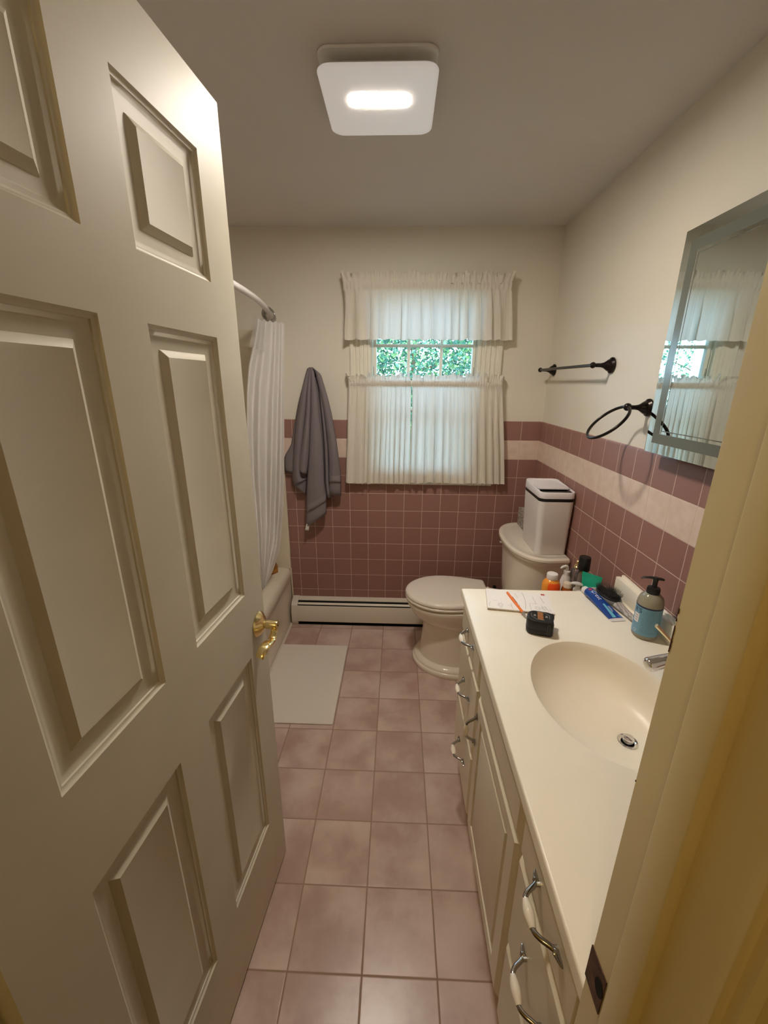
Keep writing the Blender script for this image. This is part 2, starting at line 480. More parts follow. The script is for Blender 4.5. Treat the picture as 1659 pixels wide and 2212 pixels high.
# ------------------------------------------------------------------ six panel door, open into the room
def panel_face(b, rects, X0, X1, Z0, Z1, fy):
    """flat frame on plane y=fy with rectangular openings"""
    xs = sorted({X0, X1, *[r[0] for r in rects], *[r[1] for r in rects]}); zs = sorted({Z0, Z1, *[r[2] for r in rects], *[r[3] for r in rects]})
    for i in range(len(xs) - 1):
        for j in range(len(zs) - 1):
            cx, cz = (xs[i] + xs[i + 1]) / 2, (zs[j] + zs[j + 1]) / 2
            if any(r[0] < cx < r[1] and r[2] < cz < r[3] for r in rects): continue
            b._f([b.bm.verts.new(p) for p in ((xs[i], fy, zs[j]), (xs[i + 1], fy, zs[j]), (xs[i + 1], fy, zs[j + 1]), (xs[i], fy, zs[j + 1]))])
def raised(b, r, prof, fy, sgn):
    """moulded raised panel inside opening r; prof = (inset, depth)"""
    loops = []
    for ins, dp in prof:
        x0, x1, z0, z1 = r[0] + ins, r[1] - ins, r[2] + ins, r[3] - ins
        y = fy + sgn * dp
        loops.append([(x0, y, z0), (x1, y, z0), (x1, y, z1), (x0, y, z1)])
    b.loft(loops, True, False, True)
DW = .705
ang = math.atan2(.99609, .08834)
dr = thing('door_1', 'cream six panel door standing open on the left with a brass lever', 'door', (-.4140, .2551, 0), ang)
dr['kind'] = 'structure'
cols = [(DW - .300, DW - .0955), (DW - .600, DW - .396)]
rowsz = [(1.686, 1.895), (1.018, 1.589), (.262, .842)]
rects = [(c[0], c[1], z[0], z[1]) for c in cols for z in rowsz]
b = B()
for fy, sg in ((0, 1), (.035, -1)):
    panel_face(b, rects, 0, DW, .010, 2.008, fy)
b.loft([[(0, y, .010), (DW, y, .010), (DW, y, 2.008), (0, y, 2.008)] for y in (0, .035)], True, False, False)
pr_door = [(0, 0), (.0015, .0025), (.005, .0045), (.0075, .0050), (.0085, .0075), (.014, .0100), (.017, .0105), (.034, .0115), (.0355, .0095), (.044, .0045), (.0455, .0035), (.047, .0040), (.10, .0040)]
frame = b.build('door_frame', M_DOOR, dr, smooth=30, local=True)
for r in rects:
    b = B()
    p2 = [(i, d) for i, d in pr_door if i < .09]
    raised(b, r, p2, 0, 1); raised(b, r, p2, .035, -1)
    b.build('door_panel', M_DOOR, dr, smooth=40, local=True)
# brass lever set
hx, hz = DW - .040, .905
b = B()
b.lathe([(.033, 0), (.0335, -.002), (.030, -.006), (.020, -.014), (.013, -.017), (.012, -.018)], (hx, 0, hz), 36, 'y')
lev = b.build('door_handle', M_BRASS, dr, local=True)
b = B()
b.lathe([(.0095, -.015), (.0095, -.021), (.0085, -.0215), (.0085, -.023), (.0118, -.0235), (.0122, -.050), (.0112, -.0525), (.003, -.053)], (hx, 0, hz), 28, 'y')
pts = smoothpts([(hx, -.044, hz - .004), (hx - .010, -.045, hz - .016), (hx - .028, -.046, hz - .024), (hx - .048, -.046, hz - .020), (hx - .068, -.045, hz - .017), (hx - .086, -.043, hz - .024), (hx - .094, -.041, hz - .032)], 5)
n = len(pts)
b.tube(pts, [.0085 if i < n * .25 else .0095 + .0045 * math.sin(PI * min(1, (i / n - .25) / .75)) for i in range(n)], 14, flat=[(1, .42 if i > n * .25 else .7) for i in range(n)])
b.build('lever', M_BRASS, lev, local=True)
b = B(); b.lathe([(.0022, -.0528), (.0022, -.0535)], (hx, 0, hz), 12, 'y'); b.build('privacy_hole', M_BLK, lev, local=True)
b = B(); b.box(DW - .0, DW + .0012, .006, .029, .87, .94); b.build('latch_plate', M_BRASS, dr, local=True)

# ------------------------------------------------------------------ window
wn = thing('window_1', 'small white window with grilles behind the cafe curtains', 'window', (.137, YW, 1.0))
wn['kind'] = 'structure'
def fluted(x0, x1):
    P = [(x0, YW + .001), (x0, YB - .010), (x0 + .006, YB - .015)]
    wd = x1 - x0; n = 4
    for i in range(n):
        a = x0 + .016 + (wd - .032) * i / n; c = (wd - .032) / n
        P += [(a + .003, YB - .015), (a + .007, YB - .009), (a + c - .007, YB - .009), (a + c - .003, YB - .015)]
    P += [(x1 - .006, YB - .015), (x1, YB - .010), (x1, YW + .001)]
    return P
for x0, x1 in ((-.269, WX0), (WX1, .556)):
    b = B(); b.prism(fluted(x0, x1), .93, 1.99); b.build('casing', M_TRIM, wn, smooth=25)
b = B(); b.box(-.269, .556, YB - .015, YW + .001, 1.99, 2.02, .003); b.build('head_casing', M_TRIM, wn)
b = B(); b.box(-.29, .577, YB - .030, YW + .03, .985, 1.005, .004); b.box(-.269, .556, YB - .012, YW + .001, .93, .985, .003); b.build('sill', M_TRIM, wn)
b = B()
for x0, x1 in ((WX0 - .001, WX0 + .004), (WX1 - .004, WX1 + .001)): b.box(x0, x1, YW + .001, YW + .13, WZ0, WZ1)
b.box(WX0, WX1, YW, YW + .13, WZ1 - .004, WZ1 + .001); b.box(WX0, WX1, YW + .02, YW + .13, WZ0 - .001, WZ0 + .004)
b.build('reveal', M_TRIM, wn, smooth=0)
b = B()
SY0, SY1 = YB + .010, YB + .045
b.box(WX0 + .006, -.1235, SY0, SY1, WZ0 + .004, WZ1 - .004, .003); b.box(.398, WX1 - .006, SY0, SY1, WZ0 + .004, WZ1 - .004, .003)
b.box(-.124, .399, SY0, SY1, WZ0 + .004, WZ0 + .04, .003); b.box(-.124, .399, SY0, SY1, WZ1 - .04, WZ1 - .004, .003)
sash = b.build('sash', M_TRIM, wn)
b = B()
for xm in (.0525, .2310): b.box(xm - .0085, xm + .0085, YB + .026, YB + .040, WZ0 + .03, WZ1 - .03, .002)
for zm in (1.700, 1.365): b.box(-.125, .40, YB + .0265, YB + .0395, zm - .0085, zm + .0085, .002)
b.build('grille', M_TRIM, sash)
for x0, x1 in ((-.141, -.137), (.407, .411)):
    b = B(); b.box(x0, x1, SY0 - .002, SY0 + .002, 1.545, 1.59, .0008); b.build('latch', mat('latch_metal', (.35, .33, .3), .4, .8), sash)
b = B(); b.box(-.126, .401, YB + .031, YB + .034, WZ0 + .03, WZ1 - .03); b.build('pane', M_GLASS, wn, smooth=0)

# ------------------------------------------------------------------ outside: lawn and tree
b = B(); b.box(-30, 30, 2.9, 40, -1.3, -1.2)
struct(b.build('ground', mat('lawn', srgb(44, 60, 40), .9, noise=3, amt=.3), smooth=0), 'green lawn outside below the window', 'ground')
def leaf_material():
    k = NT('leaf'); g = k.new('ShaderNodeNewGeometry')
    r = k.new('ShaderNodeValToRGB'); k.ln(g.outputs['Random Per Island'], r.inputs[0])
    e = r.color_ramp.elements; e[0].color = (.010, .060, .036, 1); e[1].color = (.17, .27, .08, 1); m = r.color_ramp.elements.new(.55); m.color = (.030, .115, .062, 1)
    k.ln(r.outputs[0], k.b.inputs['Base Color']); k.b.inputs['Roughness'].default_value = .5
    t = k.new('ShaderNodeBsdfTranslucent'); k.ln(r.outputs[0], t.inputs[0])
    mx = k.new('ShaderNodeMixShader'); mx.inputs[0].default_value = .45
    k.ln(k.b.outputs[0], mx.inputs[1]); k.ln(t.outputs[0], mx.inputs[2]); k.ln(mx.outputs[0], k.out.inputs[0])
    return k.m
M_LEAF = leaf_material()
M_BARK = mat('bark', srgb(96, 74, 56), .9, noise=12, amt=.3)
def tree(label, x, y, r, zc, n, seed):
    rg = random.Random(seed)
    t = thing('tree', label, 'tree', (x, y, -1.2))
    b = B(); b.tube(smoothpts([(x, y, -1.2), (x + .05, y, .2), (x - .05, y + .05, 1.2), (x, y, zc + r * .6)], 5), [.08 - .06 * i / 15 for i in range(16)], 10)
    for i in range(5):
        a = rg.uniform(0, 2 * PI); z = rg.uniform(.2, zc + r * .3); L = rg.uniform(.5, .95) * r
        p = Vector((x, y, z)); q = p + Vector((math.cos(a) * L, math.sin(a) * L, rg.uniform(.1, .7)))
        b.tube(smoothpts([p, p.lerp(q, .5) + Vector((0, 0, .1)), q], 4), [.018 - .015 * k / 8 for k in range(9)], 6)
    b.build('trunk', M_BARK, t)
    b = B()
    for i in range(n):
        while True:
            v = Vector((rg.uniform(-1, 1), rg.uniform(-1, 1), rg.uniform(-1, 1)))
            if .25 < v.length < 1: break
        c = Vector((x, y, zc)) + Vector((v.x * r, v.y * r * .8, v.z * r * 1.05))
        s_ = rg.uniform(.030, .064)
        d = Vector((rg.gauss(0, 1), rg.gauss(0, 1), rg.gauss(-.4, .7))).normalized()
        e = d.cross(Vector((rg.gauss(0, 1), rg.gauss(0, 1), rg.gauss(0, 1)))).normalized(); nn = d.cross(e)
        P = [c, c + d * s_ * .45 + e * s_ * .33 + nn * s_ * .08, c + d * s_ * 1.15, c + d * s_ * .45 - e * s_ * .33 + nn * s_ * .08]
        V = [b.bm.verts.new(p) for p in P]
        b._f([V[0], V[1], V[2]]); b._f([V[0], V[2], V[3]])
    f = b.build('foliage', M_LEAF, t, smooth=0, flip=True, doubles=False); f['kind'] = 'stuff'
tree('leafy green tree seen straight out through the window panes', .25, 6.2, 1.9, 1.9, 58000, 5)
tree('leafy green tree standing farther left outside, behind the lower curtain', -3.6, 7.0, 1.6, 1.5, 9000, 6)

# ------------------------------------------------------------------ ceiling light
cl = thing('ceiling_light', 'square white ceiling light and fan panel with a glowing bar', 'ceiling light', (-.063, 1.373, ZC))
LX0, LX1, LY0, LY1 = -.2105, .0845, 1.226, 1.520
b = B()
b.loft([rrect(LX0 + o_, LX1 - o_, LY0 + o_, LY1 - o_, .03, 6, z) for o_, z in ((.004, ZC), (.002, ZC - .003), (.003, ZC - .008), (.012, ZC - .0095), (.040, ZC - .010), (.044, ZC - .033))])
b.build('housing', M_PANEL, cl)
def pring(o_, z): return rrect(LX0 + o_, LX1 - o_, LY0 + o_, LY1 - o_, .034, 6, ZC - z)
b = B(); b.loft([pring(.03, .0315), pring(.006, .032), pring(.001, .034), pring(0, .0362)], True, True, False)
pn_ = b.build('panel', M_PANEL, cl)
b = B(); b.loft([pring(0, .0362), pring(.0006, .0378), pring(.003, .0397), pring(.010, .0414), pring(.04, .0425), pring(.07, .0428)], True, False, True)
b.build('diffuser', M_PANELG, pn_)
b = B()
bx0, bx1, by0, by1 = -.1425, .0175, 1.325, 1.379
b.loft([rrect(bx0 + o_, bx1 - o_, by0 + o_, by1 - o_, .014, 5, ZC - .0425 - z) for o_, z in ((0, -.001), (.0, .0005), (.002, .0010), (.010, .0013), (.02, .0014))])
b.build('light_bar', M_LED, cl)

# ------------------------------------------------------------------ baseboard heater
bh = thing('baseboard_heater', 'cream metal baseboard heater along the back wall', 'heater', (0, 2.33, 0))
HX0, HX1 = -.630, .62
b = B()
b.prism([(YB - .0005, .008), (YB - .006, .008), (YB - .006, .157), (YB - .036, .153), (YB - .038, .155), (YB - .038, .158), (YB - .0005, .166)], HX0 - .02, HX1, 'x')
b.build('back_plate', M_HEAT, bh, smooth=20)
b = B(); b.prism([(YB - .053, .149), (YB - .065, .140), (YB - .064, .138), (YB - .052, .147)], HX0, HX1, 'x'); b.build('damper', M_HEAT, bh, smooth=20)
b = B(); b.prism([(YB - .073, .136), (YB - .076, .135), (YB - .087, .093), (YB - .083, .026), (YB - .080, .026), (YB - .084, .093), (YB - .075, .132)], HX0, HX1, 'x'); b.build('front_panel', M_HEAT, bh, smooth=20)
b = B(); b.box(HX0, HX1, YB - .050, YB - .007, .03, .1515); b.build('slot_dark', M_BLK, bh)  # solid black filler, its colour stands in for the shade inside the slots
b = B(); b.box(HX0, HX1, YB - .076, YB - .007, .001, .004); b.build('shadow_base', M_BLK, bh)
b = B()
b.prism([(YB - .0005, .169), (YB - .038, .162), (YB - .060, .154), (YB - .078, .139), (YB - .091, .094), (YB - .087, .020), (YB - .078, .018), (YB - .078, .002), (YB - .060, .002), (YB - .060, .014), (YB - .0005, .014)], -.666, HX0 + .002, 'x')
b.build('end_cap', M_HEAT, bh, smooth=20)

# ------------------------------------------------------------------ bathtub
TX = -.676
tb = thing('bathtub', 'cream bathtub behind the shower curtain', 'bathtub', (-1.05, 1.62, 0))
def tubring(o_, z, r): return rrect(-1.43 + o_, TX - o_, .845 + o_, YW - .001 - o_, r, 5, z)
b = B()
yend = YW - .002
L = []
def apron(y, dx): # outer apron section, dx = recess
    return [(TX, y, .0), (TX - .004, y, .02), (TX - .004 - dx * .6, y, .045), (TX - .004 - dx, y, .08), (TX - .004 - dx, y, .24), (TX - .003 - dx * .6, y, .275), (TX - .001, y, .300), (TX + .004, y, .325), (TX + .002, y, .345), (TX - .008, y, .360), (TX - .022, y, .366), (TX - .06, y, .366), (TX - .085, y, .362), (TX - .10, y, .345), (TX - .125, y, .25), (TX - .165, y, .10), (TX - .22, y, .07)]
secs = [(.845, 0), (.95, 0), (.985, .006), (1.03, .016), (1.10, .018), (2.13, .018), (2.20, .016), (2.245, .006), (2.28, 0), (yend, 0)]
b.loft([apron(y, d) for y, d in secs], False)
b.grid([[(TX - .22, y, .07) for y in (.845, yend)], [(-1.30, y, .07) for y in (.845, yend)]])
b.grid([[(-1.30, y, .07) for y in (.845, yend)], [(-1.37, y, .34) for y in (.845, yend)], [(-1.38, y, .365) for y in (.845, yend)], [(-1.43, y, .366) for y in (.845, yend)]])
for y, dy in ((.845, .15), (yend, -.15)):
    b.loft([[(-1.43, y, .3662), (TX - .058, y, .3662)], [(-1.43, y + dy * .85, .3662), (TX - .058, y + dy * .85, .3662)], [(-1.43, y + dy, .352), (TX - .058, y + dy, .352)], [(-1.43, y + dy * 1.8, .07), (TX - .17, y + dy * 1.8, .07)]], False)
b.build('tub_shell', M_TUB, tb, smooth=50)
b = B(); b.prism([(TX - .002, 0), (TX + .011, 0), (TX + .008, .006), (TX + .001, .012)], .845, 2.31, 'y'); b.build('caulk_line', M_TUB, tb)
sp = thing('tub_surround', 'beige plastic tub surround panel on the back wall beside the tiles', 'tub surround', (-1.05, YB, .366))
b = B()
b.prism([(-1.43, YW), (-.672, YW), (-.670, YB - .004), (-.674, YB - .007), (-.690, YB - .006), (-.70, YB - .003), (-.722, YB - .003), (-.73, YB), (-1.43, YB)], .475, 1.774)
b.build('upper_panel', M_SUR, sp, smooth=25)
b = B()
b.prism([(-1.43, YW), (-.672, YW), (-.672, YB - .005), (-.676, YB - .0085), (-.70, YB - .0065), (-.73, YB - .002), (-1.43, YB - .002)], .366, .475)
b.build('lower_flange', M_SUR, sp, smooth=25)
b = B(); b.box(TX + .002, -.668, YB - .010, YW, 0, .366, .002); b.build('edge_strip', M_SUR, sp)

# amber brown object on the tub ledge
wc = at(600.6, 1236.7, 'z', .366)
t_ = thing('wooden_block', 'amber brown wooden piece on the tub rim behind the curtain', 'wooden block', (wc.x, wc.y, .366))
b = B()
wl = at(578, 1246, 'z', .366)
b.loft([[(wl.x, wl.y, z0), (wc.x, wc.y, z0), (wc.x - .012, wc.y + .045, z0), (wl.x - .01, wl.y + .075, z0)] for z0 in (.3668, .394)] + [[(wl.x + .004, wl.y + .012, .438), (wc.x - .024, wc.y + .004, .438), (wc.x - .030, wc.y + .035, .438), (wl.x, wl.y + .065, .438)]])
k = NT('amber_wood'); o = k.obj(); mp = k.new('ShaderNodeMapping'); k.ln(o, mp.inputs[0]); mp.inputs['Scale'].default_value = (4, 4, 60)
k.ln(k.mix(k.smooth(k.noise(3, 4, mp.outputs[0]), .35, .65), srgb(128, 72, 22), srgb(196, 136, 66)), k.b.inputs['Base Color']); k.b.inputs['Roughness'].default_value = .4
b.build('block', k.m, t_, smooth=20)

# ------------------------------------------------------------------ curved shower rod, rings, curtain
rod_pts = smoothpts([(-.690, .842, 1.846), (-.655, 1.05, 1.85), (-.628, 1.35, 1.85), (-.617, 1.62, 1.85), (-.619, 1.87, 1.85), (-.634, 2.04, 1.85), (-.659, 2.22, 1.846), (-.684, YW - .004, 1.841)], 8)
rd = thing('shower_rod', 'curved white shower curtain rod coming from behind the door', 'curtain rod', (-.65, 1.62, 1.85))
b = B(); b.tube(rod_pts, .0127, 16); b.build('rod', mat('rod_white', srgb(232, 228, 226), .25), rd)
b = B(); b.lathe([(.022, YW), (.022, YW - .006), (.018, YW - .010), (.015, YW - .014)], (-.684, 0, 1.841), 24, 'y'); b.build('end_flange', M_TRIM, rd)
def rodat(y):
    for p, q in zip(rod_pts, rod_pts[1:]):
        if p.y <= y <= q.y: return p.lerp(q, (y - p.y) / max(1e-6, q.y - p.y))
    return rod_pts[-1]
ring0 = None
for i, (yy, tilt) in enumerate(((2.232, .42), (2.256, .15), (2.276, .05), (2.294, -.05), (2.312, -.12), (2.332, -.25))):
    p = rodat(yy)
    if ring0 is None:
        ring0 = thing('curtain_ring', '', 'curtain ring', (0, 0, 0), 0, 'metal curtain rings bunched on the shower rod')
        b = B(); R_ = .0285
        b.tube([(R_ * math.cos(a), 0, -.015 + R_ * 1.1 * math.sin(a)) for a in [2 * PI * j / 28 for j in range(28)]], .0024, 8, closed=True)
        b.build('hoop', M_DCHR, ring0, local=True)
        b = B()
        for j in range(5):
            a = math.radians(40 + 25 * j); b.sphere((R_ * math.cos(a), 0, -.015 + R_ * 1.1 * math.sin(a)), .0034, 10)
        b.build('roller_bead', M_DCHR, ring0, local=True)
        b = B(); b.tube(smoothpts([(0, 0, -.046), (.005, 0, -.052), (.004, 0, -.064), (-.005, 0, -.067), (-.010, 0, -.058), (-.006, 0, -.053)], 4), .0014, 8)
        b.build('hook', M_DCHR, ring0, local=True)
        rg0 = ring0
    else:
        rg0 = ring0.copy(); COL.objects.link(rg0)
        for ch in list(ring0.children):
            c_ = ch.copy(); COL.objects.link(c_); c_.parent = rg0
    rg0.location = p; rg0.rotation_euler = (0, 0, tilt)
    rg0['label'] = ['chrome curtain ring nearest the door, its hook showing beside the liner', 'second curtain ring from the door on the white shower rod', 'third curtain ring from the door on the white shower rod', 'fourth curtain ring from the door, in the bunch near the wall', 'fifth curtain ring from the door, in the bunch near the wall', 'last curtain ring on the white shower rod, next to the wall flange'][i]
sc = thing('shower_curtain', 'white fabric shower curtain bunched beside the back wall', 'shower curtain', (-.66, 2.25, 1.8))
b = B()
rows = []
NV, NU = 60, 90
Rpx = [(614, 698), (614, 800), (614, 900), (614, 1000), (612.5, 1080), (609, 1140), (604, 1190), (590, 1232), (577, 1262), (570, 1285)]
def lerpl(P, t):
    f = t * (len(P) - 1); i = min(int(f), len(P) - 2); f -= i
    return tuple(a + (c - a) * f for a, c in zip(P[i], P[i + 1]))
Lpx = [(556, 690), (548, 740), (537, 790), (533, 850), (533, 920), (536, 1000), (544, 1080), (553, 1160), (562, 1230), (568, 1285)]
for i in range(NV + 1):
    v = i / NV
    r, l = lerpl(Rpx, v), lerpl(Lpx, v)
    row = []
    for j in range(NU + 1):
        s = j / NU                        # 0 near edge, 1 far edge
        q = (l[0] + (r[0] - l[0]) * s, l[1] + (r[1] - l[1]) * s)
        yb_ = 2.17 + .115 * s - (.15 + .30 * s) * max(0, v - .6)
        ph = s * 3.4 * 2 * PI + .6 * math.sin(v * 2.6) + .8 * math.sin(s * 7 + v * 1.1)
        off = (.010 + .022 * min(1, v * 2)) * (1 - 1.6 * max(0, v - .55)) * math.sin(ph) * min(1, (1 - s) * 6 + .25)
        p = at(q[0], q[1], 'y', yb_ - off)
        if i == 0: p.z += .004 * math.sin(s * 30)
        row.append(p)
    rows.append(row)
b.grid(rows)
b.build('curtain_panel', M_SHOW, sc, smooth=180)
b = B()
rows = []
for i in range(13):
    v = i / 12
    rows.append([at(547 - 9 * v * v + (574 - 3 * v - 547 + 9 * v * v) * j / 10, 683 + 10 * j / 10 + 66 * v, 'y', 2.155 + .03 * j / 10 - .006 * math.sin(j * .9 + v)) for j in range(11)])
b.grid(rows)
b.build('clear_liner', M_LINER, sc, smooth=180)

# ------------------------------------------------------------------ bath mat
mt = B(); mt.loft([rrect(-.668 + o_, -.2775 - o_, 1.4925 + o_, 2.0823 - o_, .004, 3, z) for o_, z in ((.001, .0005), (0, .002), (0, .005), (.001, .0065))])
setp(mt.build('bath_mat', M_MAT), 'plain white rectangular bath mat on the floor against the tub', 'bath mat')

# ------------------------------------------------------------------ hanging towel
tw = thing('towel', 'grey towel hanging bunched from a hook left of the window', 'towel', (-.46, YB - .03, 1.57))
def tp(q, y): return at(600 + q[0] / 5.531, 770 + q[1] / 5.531, 'y', y)
def strip(b, left, right, d0, d1, bulge, n=26, m=12, wob=.0, ph=0.0):
    """cloth fold between two edge lines given in the photo; d = distance from the wall"""
    rows = []
    for i in range(n + 1):
        v = i / n; l, r = lerpl(left, v), lerpl(right, v)
        row = []
        for j in range(m + 1):
            s = j / m
            q = (l[0] + (r[0] - l[0]) * s, l[1] + (r[1] - l[1]) * s)
            d = d0 + (d1 - d0) * min(1, v * 1.6) + 1.35 * bulge * math.sin(PI * s) ** .8 * min(1, .15 + v * 1.4) + wob * math.sin(s * 9 + v * 3 + ph)
            row.append(tp(q, YB - d))
        rows.append(row)
    b.grid(rows)
b = B()
strip(b, [(380, 132), (350, 150), (245, 560), (190, 880), (160, 1060), (85, 1185), (90, 1365)], [(400, 132), (428, 150), (420, 500), (400, 900), (380, 1200), (330, 1330), (182, 1396)], .012, .020, .012)
strip(b, [(392, 131), (396, 160), (390, 600), (380, 1000), (360, 1300), (345, 1500), (330, 1650)], [(412, 132), (515, 215), (600, 500), (680, 900), (720, 1180), (700, 1500), (640, 1690)], .010, .018, .010)
strip(b, [(384, 132), (345, 175), (262, 560), (215, 900), (185, 1200), (178, 1470), (200, 1545)], [(398, 131), (418, 160), (385, 500), (375, 900), (365, 1200), (355, 1400), (335, 1650)], .018, .026, .022)
strip(b, [(384, 132), (340, 190), (285, 420), (248, 620), (210, 900), (182, 1250), (178, 1480), (205, 1535)], [(394, 131), (392, 180), (365, 420), (345, 620), (320, 900), (290, 1200), (300, 1450), (345, 1460)], .026, .040, .024)
strip(b, [(388, 131), (370, 190), (345, 420), (330, 700), (300, 950), (265, 1150), (247, 1280), (255, 1372)], [(398, 131), (402, 190), (398, 420), (392, 700), (385, 950), (375, 1200), (360, 1320), (345, 1410)], .034, .056, .024)
strip(b, [(398, 131), (450, 170), (490, 400), (520, 700), (545, 1000), (555, 1300), (560, 1500), (578, 1690)], [(410, 132), (485, 190), (540, 500), (575, 800), (600, 1050), (612, 1300), (615, 1500), (640, 1688)], .020, .030, .020)
strip(b, [(400, 131), (440, 160), (500, 400), (550, 650), (585, 900), (608, 1150), (614, 1400), (613, 1652)], [(414, 132), (512, 212), (590, 470), (640, 680), (690, 950), (722, 1180), (750, 1400), (755, 1665)], .030, .046, .018)
strip(b, [(394, 131), (396, 190), (398, 400), (390, 700), (382, 950), (370, 1200), (352, 1500), (345, 1750), (343, 2040)], [(404, 131), (432, 190), (465, 400), (500, 750), (530, 1000), (547, 1250), (556, 1500), (580, 1700), (578, 1880)], .040, .066, .020, n=34)
b.build('towel_cloth', M_TOWEL, tw, smooth=180, solid=.004)
b = B()
strip(b, [(616, 1372), (613, 1505)], [(738, 1368), (756, 1505)], .0515, .0515, .018, n=5)
strip(b, [(352, 1720), (346, 1870)], [(557, 1580), (580, 1730)], .069, .071, .020, n=5)
b.build('woven_band', M_TOWELB, tw, smooth=180, solid=.004)
b = B()
strip(b, [(345, 2003), (325, 2078)], [(378, 2000), (370, 2080)], .072, .072, .002, n=3)
b.build('care_tag', M_TAG, tw, smooth=180, solid=.001)
b = B(); b.lathe([(.020, YB), (.020, YB - .004), (.008, YB - .008)], (-.457, 0, 1.535), 20, 'y')
b.tube(smoothpts([(-.457, YB - .005, 1.535), (-.457, YB - .022, 1.535), (-.457, YB - .030, 1.545), (-.457, YB - .030, 1.556)], 4), .005, 10)
b.build('wall_hook', M_BRZ, tw)

# ------------------------------------------------------------------ window curtains
def curtain(name, label, cat, xt, xb, zr, zp, zb, ymid, folds, seed, ret=(True, True), group=None, edge=None):
    rg = random.Random(seed)
    t = thing(name, label, cat, ((xt[0] + xt[1]) / 2, YB - ymid, zp[0]), 0, group)
    NU = int(folds * 16); ph0 = rg.uniform(0, 6)
    # irregular pleat phase and height per position
    ks = [rg.uniform(.55, 1.5) for _ in range(int(folds) + 3)]
    cum = [0]
    for kk in ks: cum.append(cum[-1] + kk)
    am = [rg.uniform(.35, 1.3) for _ in range(int(folds) + 4)]
    def phase(s):
        x = s * cum[-1]; i = 0
        while i < len(ks) - 1 and cum[i + 1] < x: i += 1
        return (i + (x - cum[i]) / ks[i]), i
    jz = [rg.gauss(0, 1) for _ in range(NU + 1)]
    for _ in range(2): jz = [(jz[max(0, i - 1)] + jz[i] + jz[min(NU, i + 1)]) / 3 for i in range(NU + 1)]
    jw = [rg.gauss(0, 1) for _ in range(NU + 1)]
    for _ in range(2): jw = [(jw[max(0, i - 1)] + jw[i] + jw[min(NU, i + 1)]) / 3 for i in range(NU + 1)]
    vs = []                                           # (z, kind, t)
    for k_ in range(5): vs.append(('r', k_ / 4))      # ruffle, top to pocket
    for k_ in range(1, 6): vs.append(('p', k_ / 5))
    for k_ in range(1, 23): vs.append(('b', k_ / 22))
    rows = []
    for kind, v in vs:
        row = []
        for j in range(NU + 1):
            s = j / NU; p, idx = phase(s); A = am[idx]
            if kind == 'r':
                z = zr + jz[j] * .012 + (zp[0] - zr) * v; x = xt[0] + (xt[1] - xt[0]) * s
                y = ymid + .004 + (1 - v) * (.010 * math.sin(p * 2 * PI * 2.3) + jw[j] * .011)
                x += (1 - v) * jw[(j * 3) % (NU + 1)] * .006
                if ret[0] and s < .03: x -= (1 - v) * .012
                if ret[1] and s > .97: x += (1 - v) * .012
            elif kind == 'p':
                z = zp[0] + (zp[1] - zp[0]) * v; x = xt[0] + (xt[1] - xt[0]) * s
                y = ymid + .006 * math.sin(PI * v) + .003 * math.sin(p * 2 * PI * 3) + .0015 * jw[j]
            else:
                hem = .0025 * math.sin(p * 2 * PI + .8) + jz[j] * .002
                z = zp[1] + (zb - zp[1]) * v + hem * max(0, v - .75) * 4
                x = xt[0] + (xt[1] - xt[0]) * s + ((xb[0] - xt[0]) * (1 - s) + (xb[1] - xt[1]) * s) * v
                e = min(1, v * 1.7)
                y = ymid + (.0035 * (1 - e) * math.sin(p * 2 * PI * 2) + (.004 + .014 * e) * A * math.sin(p * 2 * PI + .35 * math.sin(v * 2.5 + idx))) - .004 * v
                x += (.0105 if name == 'valance' else .0085) * (.35 + .65 * e) * A * math.cos(p * 2 * PI)
                if v > .955: y += .0022
            row.append((x, YB - y, z))
        if ret[0]:
            x, y, z = row[0]; row = [(x - .004, YB - .002, z), (x - .006, YB - ymid * .35, z), (x - .005, YB - ymid * .7, z)] + row
        if ret[1]:
            x, y, z = row[-1]; row = row + [(x + .005, YB - ymid * .7, z), (x + .006, YB - ymid * .35, z), (x + .004, YB - .002, z)]
        rows.append(row)
    b = B(); b.grid(rows)
    b.build('curtain_cloth', M_CURT, t, smooth=180)
    return t
curtain('valance', 'ruffled white seersucker valance across the top of the window', 'valance', (-.288, .556), (-.300, .578), 2.030, (1.990, 1.958), 1.722, .072, 13, 11)
curtain('cafe_curtain', 'white cafe curtain panel left of the gap, over the lower window', 'curtain', (-.272, .0655), (-.300, .060), 1.548, (1.520, 1.488), .945, .058, 8, 23, (True, False), 'cafe curtains over the lower window')
curtain('cafe_curtain', 'white cafe curtain panel right of the gap, over the lower window', 'curtain', (.072, .556), (.066, .612), 1.548, (1.520, 1.488), .950, .058, 10, 37, (False, True), 'cafe curtains over the lower window')
for z, y, x0, x1, lab in ((1.974, .066, -.283, .551, 'flat white curtain rod inside the valance pocket'), (1.504, .052, -.268, .551, 'flat white curtain rod inside the cafe curtain pockets')):
    t = thing('curtain_rod', lab, 'curtain rod', (.13, YB - y, z))
    b = B(); b.tube([(x0, YW, z), (x0, YB - y + .01, z), (x0 + .006, YB - y, z), (x1 - .006, YB - y, z), (x1, YB - y + .01, z), (x1, YW, z)], .0165, 10, flat=[(.2, 1)] * 6)
    b.build('rod', M_TRIM, t)

# ------------------------------------------------------------------ vanity cabinet
VX, VXB = .2455, .802
vc = thing('vanity_cabinet', 'cream bathroom vanity cabinet with drawers and a sink door on the right', 'cabinet', (.52, .83, 0))
b = B()
def tray(x0, x1, y0, y1, z0, z1): return [(x0, y0, z0), (x1, y0, z0), (x1, y1, z0), (x0, y1, z0)] if z0 == z1 else None
